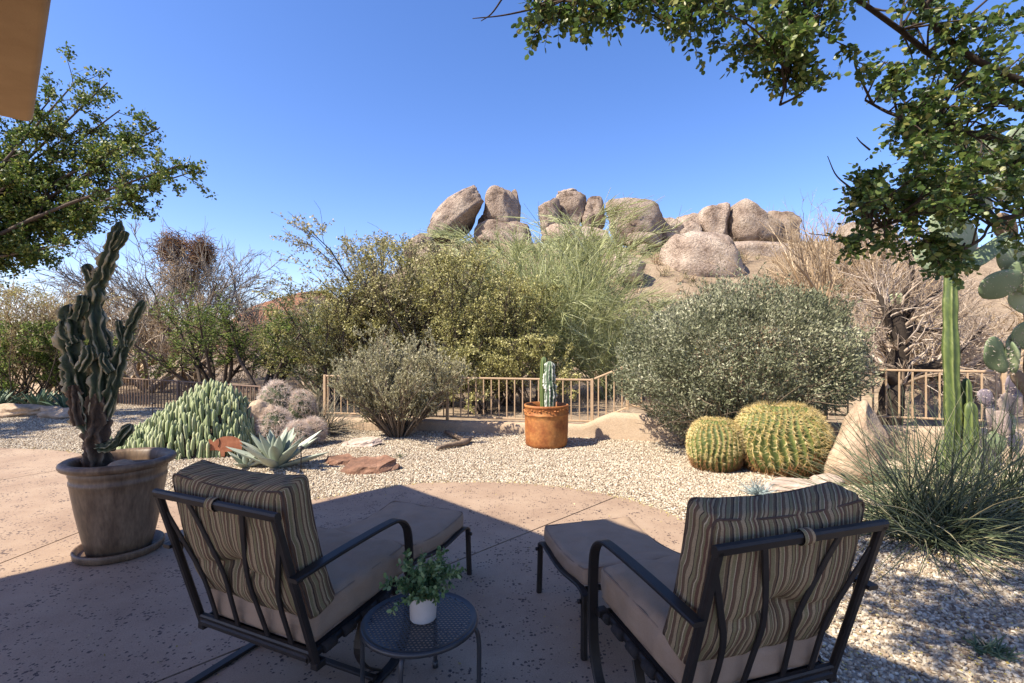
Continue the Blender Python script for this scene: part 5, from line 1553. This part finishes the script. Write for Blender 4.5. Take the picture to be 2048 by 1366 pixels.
feathery_tree('dark green feathery tree with forked dark trunks above the finger cactus', 425, 13.0, 2.75, 1.0, 8, -.12)
feathery_tree('dark green feathery tree at the right of its pair, by the pale sage shrub', 535, 12.6, 2.6, 1.0, 8, .05)
# bare mesquite with mistletoe
def bare_tree(label, u, Y, H, stems, k1, k2, k3, mat, spread=.8, twig=.009, name='bare_tree', group=None, up=.04):
    x, y = at(u, Y); z = ground(x, y) - .05
    t = thing(name, label, 'tree', (x, y, z), 0, group)
    a = rng.random(stems) * 2 * math.pi
    d = nrm(np.column_stack([np.cos(a) * spread, np.sin(a) * spread, .8 + .5 * rng.random(stems)]))
    p0, r0 = level0(rng.normal(0, .1, (stems, 3)) * A([1, 1, 0]), d, H * .75, .06, 8, .14, .03, .4)
    p1, r1 = spawn(p0, r0, k1, .3, 1, .6, .2, .5, .5, 6, .14, up, .4, twig * 1.8)
    p2, r2 = spawn(p1, r1, k2, .2, 1, .6, .2, .5, .6, 4, .14, up, .4, twig * 1.3)
    p3, r3 = spawn(p2, r2, k3, .2, 1, .55, .2, .55, .7, 3, .14, up, .4, twig)
    mb = MB()
    for p, r, s in ((p0, r0, 6), (p1, r1, 4), (p2, r2, 3), (p3, r3, 3)):
        V, F, R = tubes(p, r, s); mb.add(V, F, R)
    mb.build('branches', mat, t)
    return t, A([x, y, z])
t, b = bare_tree('bare mesquite tree carrying two brown mistletoe clumps', 385, 18.5, 6.2, 16, 8, 7, 4, m_grey, .95)
for (u, v, rr_, dn) in ((345, 498, .62, 1), (404, 507, .62, 1), (372, 560, 1.25, 0)):
    c = P(u, v, 18.3)
    n = 700
    n *= 3 if not dn else 2
    d0 = rdir(n, -1, .8)
    off = rdir(n) * (rng.random((n, 1)) ** .45) * rr_ * A([.85, .85, 1.15]) * (.75 + .35 * np.sin(np.arange(n) * 1.7))[:, None]
    p, r = level0(c + off, d0, .34 * (.5 + .8 * rng.random(n)), .012, 4, .25, -.12, .5)
    V, F, R = tubes(p, r, 3)
    o = mk('mistletoe' if dn else 'twig_tangle', V, F, m_mist if dn else m_tan, t, True, rnd=R)
    tag(o, 'red-brown mistletoe clump' if dn else 'tangle of tan dead twigs', kind='stuff')
bare_tree('bare grey thicket tree behind the feathery trees', 560, 21, 4.6, 12, 7, 6, 4, m_grey)
bare_tree('bare pale-grey bush at left below the mesquite', 300, 14.5, 3.3, 12, 7, 6, 4, m_palebark, .9, .005, 'bare_shrub')
bare_tree('bare pinkish-tan bush left of the feathery trees', 255, 17, 3.9, 12, 7, 6, 4, m_tan, .9, .006, 'bare_shrub')
bare_tree('bare tan bush beneath the mistletoe tree', 385, 16, 3.2, 12, 7, 6, 4, m_tan, 1.0, .006, 'bare_shrub')
bare_tree('bare grey bush between the feathery trees and olive bushes', 615, 17.5, 3.6, 12, 7, 6, 4, m_palebark, .9, .006, 'bare_shrub')
bare_tree('bare grey tree at the far left edge behind the yellow-green shrubs', 30, 17, 4.2, 12, 7, 6, 4, m_grey, .9, .006)
bare_tree('bare grey-green tree left of the olive bushes on the skyline', 690, 23, 4.6, 12, 7, 6, 4, m_grey, .8, .007)
shrub('wispy_shrub', 'tan and olive wispy shrub at the far left edge', 'bush', *at(25, 12.5), 3.0, 1.2, 20, 8, 7, 5, .05, m_creo, m_tan, stem_r=.02, twig=.005)
shrub('wispy_shrub', 'tan and olive wispy shrub left of the potted cactus', 'bush', *at(105, 13.0), 3.1, 1.2, 20, 8, 7, 4, .05, m_creo2, m_tan, stem_r=.02, twig=.005)
shrub('wispy_shrub', 'dark leafy shrub low at the far left behind the shaded agaves', 'bush', *at(45, 12.0), 2.1, 1.3, 18, 7, 7, 12, .06, m_green, m_bark, stem_r=.02)
shrub('wispy_shrub', 'dark leafy shrub low behind the potted cactus', 'bush', *at(130, 12.3), 1.7, 1.0, 16, 7, 6, 12, .055, m_green, m_bark, stem_r=.02)
# bare twiggy shrubs on the right slope
RG = 'bare twiggy shrubs on the right slope'
for u, Y, H, sp, lb in [(1465, 14.5, 3.4, .5, 'bare reddish-tan shrub just above the left of the round bush'), (1560, 16, 3.9, .45, 'bare tan shrub above the middle of the round bush'), (1640, 15, 5.0, .26, 'tall bare dark-stemmed shrub above the right of the round bush'),
                        (1700, 13, 4.6, .5, 'bare tan shrub between the round bush and the near tree leaves'), (1385, 19, 3.0, .8, 'bare tan shrub in front of the pale granite dome'), (1760, 16, 4.3, .6, 'bare tan thicket behind the gnarled dead tree')]:
    bare_tree(lb, u, Y, H, 11, 6, 5, 4, m_tan, sp, .004, 'bare_shrub', RG, .08)
bare_tree('bare tangled bush at the right edge behind the column cactus', 1990, 10.5, 2.6, 12, 7, 6, 4, m_tan, 1.1, .005, 'bare_shrub', RG)
bare_tree('bare grey bush left of the column cactus by the railing', 1850, 10.5, 2.3, 12, 7, 6, 4, m_palebark, 1.2, .005, 'bare_shrub', RG)
# gnarled dead tree behind the right railing
def gnarled():
    b = A([*at(1805, 8.6), -.1])
    t = thing('gnarled_tree', 'gnarled dark dead tree with twisted limbs behind the right railing', 'tree', b)
    def q(*a): return [P(u, v, 8.6 + dy) for u, v, dy in a]
    limbs = [(q((1775, 870, 0), (1782, 810, 0), (1790, 760, .05), (1800, 700, 0), (1796, 650, 0), (1790, 610, .05)), .20, .10), (q((1790, 760, 0), (1760, 745, -.1), (1745, 735, -.15), (1735, 715, -.2)), .11, .04),
             (q((1800, 720, 0), (1818, 660, .1), (1826, 620, .1), (1850, 600, .1), (1880, 578, .2)), .12, .03), (q((1798, 690, 0), (1775, 640, 0), (1762, 600, 0), (1748, 570, .1)), .08, .02), (q((1815, 740, 0), (1850, 735, -.1), (1890, 720, -.2), (1930, 690, -.2), (1985, 640, -.1)), .09, .02),
             (q((1810, 750, 0), (1860, 752, .1), (1920, 745, .1), (1980, 720, .2)), .07, .02), (q((1820, 650, .1), (1850, 660, 0), (1880, 655, 0), (1905, 630, 0)), .06, .02), (q((1800, 640, 0), (1812, 590, 0), (1822, 545, .1), (1815, 500, .1)), .06, .015), (q((1795, 720, 0), (1770, 700, .1), (1752, 660, .2)), .06, .02)]
    for k, (c, ra, rb) in enumerate(limbs):
        c = curve_pts(c, 26)
        V, F = tube(c, np.linspace(ra, rb, 26), 10)
        V += np.linspace(ra, rb, 26).repeat(10).tolist().__len__() * 0 + .045 * np.column_stack([fbm(V, 3.5, 4, k), fbm(V, 3.5, 4, k + 20), fbm(V, 3.5, 4, k + 40)])
        mk('trunk' if k == 0 else 'limb', V, F, m_bark, t, True, rnd=np.full(len(V), .05 + .2 * rng.random()))
    p0 = np.stack([curve_pts(c, 8) for c, _, _ in limbs]); r0 = np.stack([np.linspace(ra, rb, 8) for _, ra, rb in limbs])
    p1, r1 = spawn(p0, r0, 26, .25, 1, .8, .25, .7, .25, 7, .2, .03, .3, .008, length=.9)
    p2, r2 = spawn(p1, r1, 5, .2, 1, .6, .2, .5, .5, 5, .18, .03, .4, .004)
    p3, r3 = spawn(p2, r2, 3, .2, 1, .6, .2, .5, .6, 3, .18, .03, .4, .003)
    mb = MB()
    for p, r, s in ((p1, r1, 4), (p2, r2, 3), (p3, r3, 3)):
        V, F, R = tubes(p, r, s); mb.add(V, F, R)
    tag(mb.build('twigs', m_palebark, t, True), kind='stuff')
gnarled()
# a pale cholla pad cactus up the slope
t = thing('cholla_cactus', 'pale fuzzy columnar cactus standing behind the gnarled dead tree', 'cactus', P(1793, 640, 9.6))
B = A(t.location)
V, F, R = column([B - A([0, 0, .9]), B, B + A([.02, 0, .35]), B + A([.03, 0, .52])], [.09, .10, .12, .11], 9, .2, 40, 2, .2)
mk('stem', V, F, m_finger, t, True, rnd=np.clip(R + .2, 0, 1))

# scrub that covers the slope and the ground beyond the wall as one mass
def scrub(name, label, n, area, hmin, hmax, blades, mat, rad, seed, dens=None):
    st = np.random.default_rng(seed)
    x = st.uniform(area[0], area[1], n); y = st.uniform(area[2], area[3], n)
    if dens is not None:
        k = dens(x, y); x, y = x[k], y[k]
    n = len(x)
    z = height(x, y) - .03
    idx = np.repeat(np.arange(n), blades)
    hh_ = (hmin + (hmax - hmin) * st.random(n) ** 1.5)[idx]
    d = rdir(n * blades, .15, 1)
    base = np.column_stack([x, y, z])[idx] + rng.normal(0, .10, (n * blades, 3)) * A([1, 1, 0]) * hh_[:, None] * 2
    p, r = level0(base, d, hh_ * (.6 + .6 * rng.random(n * blades)), rad, 3, .16, .08, .35)
    V, F, R = tubes(p, r * 1.1, 2)
    R = np.clip(R * .6 + np.repeat(st.random(n)[idx], 6) * .5 - .05, 0, 1)
    o = mk(name, V, F, mat, rnd=R)
    return tag(o, label, 'scrub', kind='stuff')
slope = lambda x, y: (y < 47) & (np.abs(x - 0.25 * y) < .62 * y)
scrub('hillside_scrub', 'tan dry grass and low brush covering the boulder hill', 900, (-14, 40, 18, 47), .4, 1.1, 22, m_tan, .020, 3, slope)
scrub('green_scrub', 'olive and sage low brush scattered over the boulder hill', 900, (-14, 40, 17, 46), .4, 1.2, 22, mat_attr('olive_scrub', [(0, (.10, .10, .045)), (.5, (.19, .185, .085)), (1, (.32, .30, .16))], .8, .2), .015, 4, slope)
scrub('flat_scrub', 'grey-brown brush covering the flat desert at left', 400, (-42, -4, 19, 48), .6, 2.2, 26, m_grey, .013, 5, lambda x, y: (x < -.25 * y) & (x > -1.1 * y))
scrub('dead_brush', 'grey-brown dead twigs littering the ground beyond the railing', 320, (-12, 13, 10.0, 17), .25, .8, 24, m_palebark, .004, 6, lambda x, y: (np.abs(x) < 1.05 * y) & (y > ywall(x) + 2.4))

# ------------------------------------------------------------------ trees near the house
m_ltree = mat_attr('dark_glossy_leaf', [(0, (.038, .072, .015)), (.45, (.08, .13, .025)), (.8, (.175, .22, .045)), (1, (.33, .31, .08))], .5, .4, .38)
def left_tree():
    b = A([-12.2, 9.4, -.05])
    t = thing('shade_tree', 'dense dark green shade tree reaching in from the left', 'tree', b)
    fork = b + A([.3, .1, 2.4])
    V, F = tube(curve_pts([b, b + A([.1, 0, 1.2]), fork], 12), np.linspace(.2, .15, 12), 10)
    mk('trunk', V, F, m_bark, t, True, rnd=np.full(len(V), .5))
    tips = [(215, 165, 9.6), (150, 165, 9.2), (240, 220, 9.5), (320, 255, 9.4), (290, 290, 9.8), (380, 345, 9.3), (360, 330, 9.0), (290, 400, 9.5), (240, 380, 9.9), (255, 300, 9.2), (180, 455, 9.3), (130, 490, 9.0), (150, 420, 9.8),
            (60, 440, 9.4), (20, 420, 9.8), (120, 330, 9.6), (60, 300, 9.9), (170, 250, 9.5), (100, 200, 9.8), (30, 360, 9.0), (200, 330, 9.7), (-60, 300, 9.5), (-120, 420, 9.0), (-60, 150, 9.5), (60, 500, 9.1), (-200, 250, 8.2), (-150, 350, 7.6)]
    P0 = []
    for u, v, Y in tips:
        e = P(u, v, Y)
        mid = fork * .5 + e * .5 + A([0, 0, .15]) + rng.normal(0, .15, 3)
        P0.append(curve_pts([fork, mid, e], 9))
    for e in ((-11, 7, 3.4), (-11.6, 7.8, 3.6), (-10.6, 6.5, 3.3), (-12, 8.6, 3.5), (-11.0, 8.2, 3.4), (-11.8, 6.8, 3.8)):
        e = A(e); P0.append(curve_pts([fork, fork * .5 + e * .5 + A([0, 0, .25]), e], 9))
    p0 = np.stack(P0); r0 = np.linspace(.055, .010, 9)[None].repeat(len(p0), 0)
    p1, r1 = spawn(p0, r0, 22, .45, 1.0, .7, .22, 0, .5, 5, .16, -.01, .4, .006, length=.62)
    p2, r2 = spawn(p1, r1, 6, .15, 1, .75, .2, .42, .6, 4, .15, -.03, .4, .003)
    mb = MB()
    for p, r, s in ((p0, r0, 6), (p1, r1, 4), (p2, r2, 3)):
        V, F, R = tubes(p, r, s); mb.add(V, F, R)
    mb.build('limbs', m_bark, t, True)
    pos, tg, _ = along(p2, r2, 15, .1, 1)
    pr = rng.normal(size=pos.shape)
    V, F, R = leaves(pos + rng.normal(0, .03, pos.shape), nrm(tg * .5 + nrm(pr)), .062, .042, .12)
    tag(mk('crown', V, F, m_ltree, t, True, rnd=R), kind='stuff')
left_tree()

m_near = mat_attr('oval_leaflet', [(0, (.038, .072, .017)), (.5, (.082, .14, .033)), (.85, (.175, .225, .055)), (1, (.33, .31, .10))], .4, .45, .42)
m_nbark = mat_attr('brown_branch', [(0, (.03, .022, .016)), (1, (.075, .055, .04))], .9, .2, noise=.2, nscale=14, bump=.5)
def near_tree():
    b = A([4.15, 2.35, -.05])
    t = thing('leafy_tree', 'near tree with oval compound leaflets hanging in from the upper right', 'tree', b)
    fork = b + A([-.15, .2, 2.3])
    V, F = tube(curve_pts([b, b + A([-.1, .05, 1.1]), fork], 12), np.linspace(.12, .085, 12), 10)
    mk('trunk', V, F, m_nbark, t, True, rnd=np.full(len(V), .5))
    mains = [[fork, P(2000, 200, 2.9), P(1800, 60, 2.8), P(1600, -60, 2.6), P(1300, -60, 2.45), P(1080, 10, 2.4)],
             [fork, P(2040, 330, 3.0), P(1900, 400, 3.0), P(1800, 440, 2.95), P(1720, 470, 2.9)],
             [fork, P(2000, 280, 2.9), P(1880, 250, 2.85), P(1790, 230, 2.8), P(1730, 200, 2.75)],
             [fork, P(1950, 120, 2.7), P(1820, -20, 2.6), P(1640, -10, 2.6), P(1590, 110, 2.6), P(1560, 210, 2.6)],
             [fork, P(2040, 430, 2.95), P(1960, 480, 3.0), P(1890, 520, 3.0)],
             [fork, A([2.6, 1.9, 3.5]), A([1.6, 1.6, 3.4]), A([.7, 1.5, 3.3]), A([.1, 1.35, 3.25])],
             [fork, A([3.0, 1.5, 3.6]), A([2.2, 1.2, 3.6]), A([1.3, .9, 3.5])]]
    P0 = np.stack([curve_pts(c, 16) for c in mains]); r0 = np.linspace(.020, .006, 16)[None].repeat(len(P0), 0)
    nodes = P0[:, 5:].reshape(-1, 3)
    # where the leafy twigs end: outline measured in the photograph, each at its own depth
    spots = []
    def fill(poly, n, y0, y1):
        poly = A(poly, float); lo, hi = poly.min(0), poly.max(0)
        k = 0
        while k < n:
            u, v = rng.uniform(lo, hi)
            if in_poly(A([u]), A([v]), poly)[0]:
                spots.append(P(u, v, rng.uniform(y0, y1))); k += 1
    fill([(1045, -40), (1720, -40), (1690, 20), (1640, 60), (1650, 130), (1620, 60), (1500, 100), (1440, 95), (1380, 105), (1310, 60), (1200, 75), (1130, 70), (1055, 50)], 60, 2.25, 2.75)
    fill([(1500, 80), (1600, 60), (1640, 140), (1640, 180), (1590, 220), (1560, 235), (1540, 190), (1520, 140)], 17, 2.45, 2.7)
    fill([(1800, -40), (2080, -40), (2080, 560), (1960, 420), (1880, 500), (1800, 400), (1740, 400), (1720, 370), (1760, 290), (1810, 240), (1770, 190), (1790, 110), (1770, 60), (1810, 20)], 82, 2.45, 3.15)
    fill([(1690, 350), (1760, 330), (1860, 420), (1900, 500), (1890, 530), (1780, 500), (1700, 500), (1680, 440)], 20, 2.75, 3.05)
    fill([(1780, 380), (1960, 400), (1950, 540), (1890, 560), (1800, 500)], 13, 2.8, 3.1)
    fill([(1770, 200), (1900, 180), (1960, 300), (1900, 420), (1800, 400)], 26, 4.0, 5.2)
    for u, v in ((1672, 510), (1690, 495), (1712, 478), (1885, 540), (1735, 130), (1700, 95), (1060, 85)): spots.append(P(u, v, 2.85 if v > 300 else 2.5))
    for _ in range(250): spots.append(A([rng.uniform(-.7, 2.2), rng.uniform(.8, 2.05), rng.uniform(3.0, 3.6)]))
    for _ in range(35): spots.append(A([rng.uniform(2.0, 4.2), rng.uniform(1.2, 3.2), rng.uniform(3.4, 4.4)]))
    spots = A(spots)
    k = ((spots[:, None] - nodes[None]) ** 2).sum(2).argsort(1)[np.arange(len(spots)), rng.integers(0, 5, len(spots))]
    st = nodes[k]; mid = (st + spots) / 2 + A([0, 0, .06]) + rng.normal(0, .04, spots.shape)
    tw = np.stack([curve_pts([a, m_, e], 7) for a, m_, e in zip(st, mid, spots)])
    rt = np.linspace(.007, .0022, 7)[None].repeat(len(tw), 0)
    rs, rr2 = spawn(tw, rt, 7, .5, 1.0, .9, .3, 0, .5, 5, .10, -.12, .5, .0012, length=.145)
    mb = MB()
    for p, r, s in ((P0, r0, 8), (tw, rt, 5), (rs, rr2, 3)):
        V, F, R = tubes(p, r, s); mb.add(V, F, R)
    # bare drooping twig tips
    for c in ([(1700, 375, 2.8), (1672, 350, 2.8), (1655, 312, 2.8)], [(1740, 300, 2.8), (1722, 285, 2.8), (1713, 274, 2.8)], [(1100, 10, 2.4), (1010, 30, 2.4), (945, 37, 2.4)], [(1015, -20, 2.4), (985, 25, 2.4), (962, 42, 2.4)], [(1750, 470, 2.9), (1690, 474, 2.9), (1618, 467, 2.9)]):
        V, F = tube(curve_pts([P(*x) for x in c], 10), np.linspace(.0055, .002, 10), 5); mb.add(V, F, .3)
    mb.build('limbs', m_nbark, t, True)
    pos, d = [], []
    for s in np.linspace(.12, 1.0, 6):
        n = len(rs)
        p, tg, _ = sample_on(rs, rr2, np.arange(n), np.full(n, s))
        side = nrm(np.cross(tg, UP + .35 * rng.normal(size=(n, 3))))
        for q in ((1, -1) if s < .99 else (0,)):
            pos.append(p); d.append(nrm(tg * .45 + q * side + .12 * rng.normal(size=(n, 3))))
    pos, d = np.concatenate(pos), np.concatenate(d)
    V, F, R = leaves(pos, d, .033, .0235, .07, True)
    tag(mk('crown', V, F, m_near, t, True, rnd=R), kind='stuff')
near_tree()
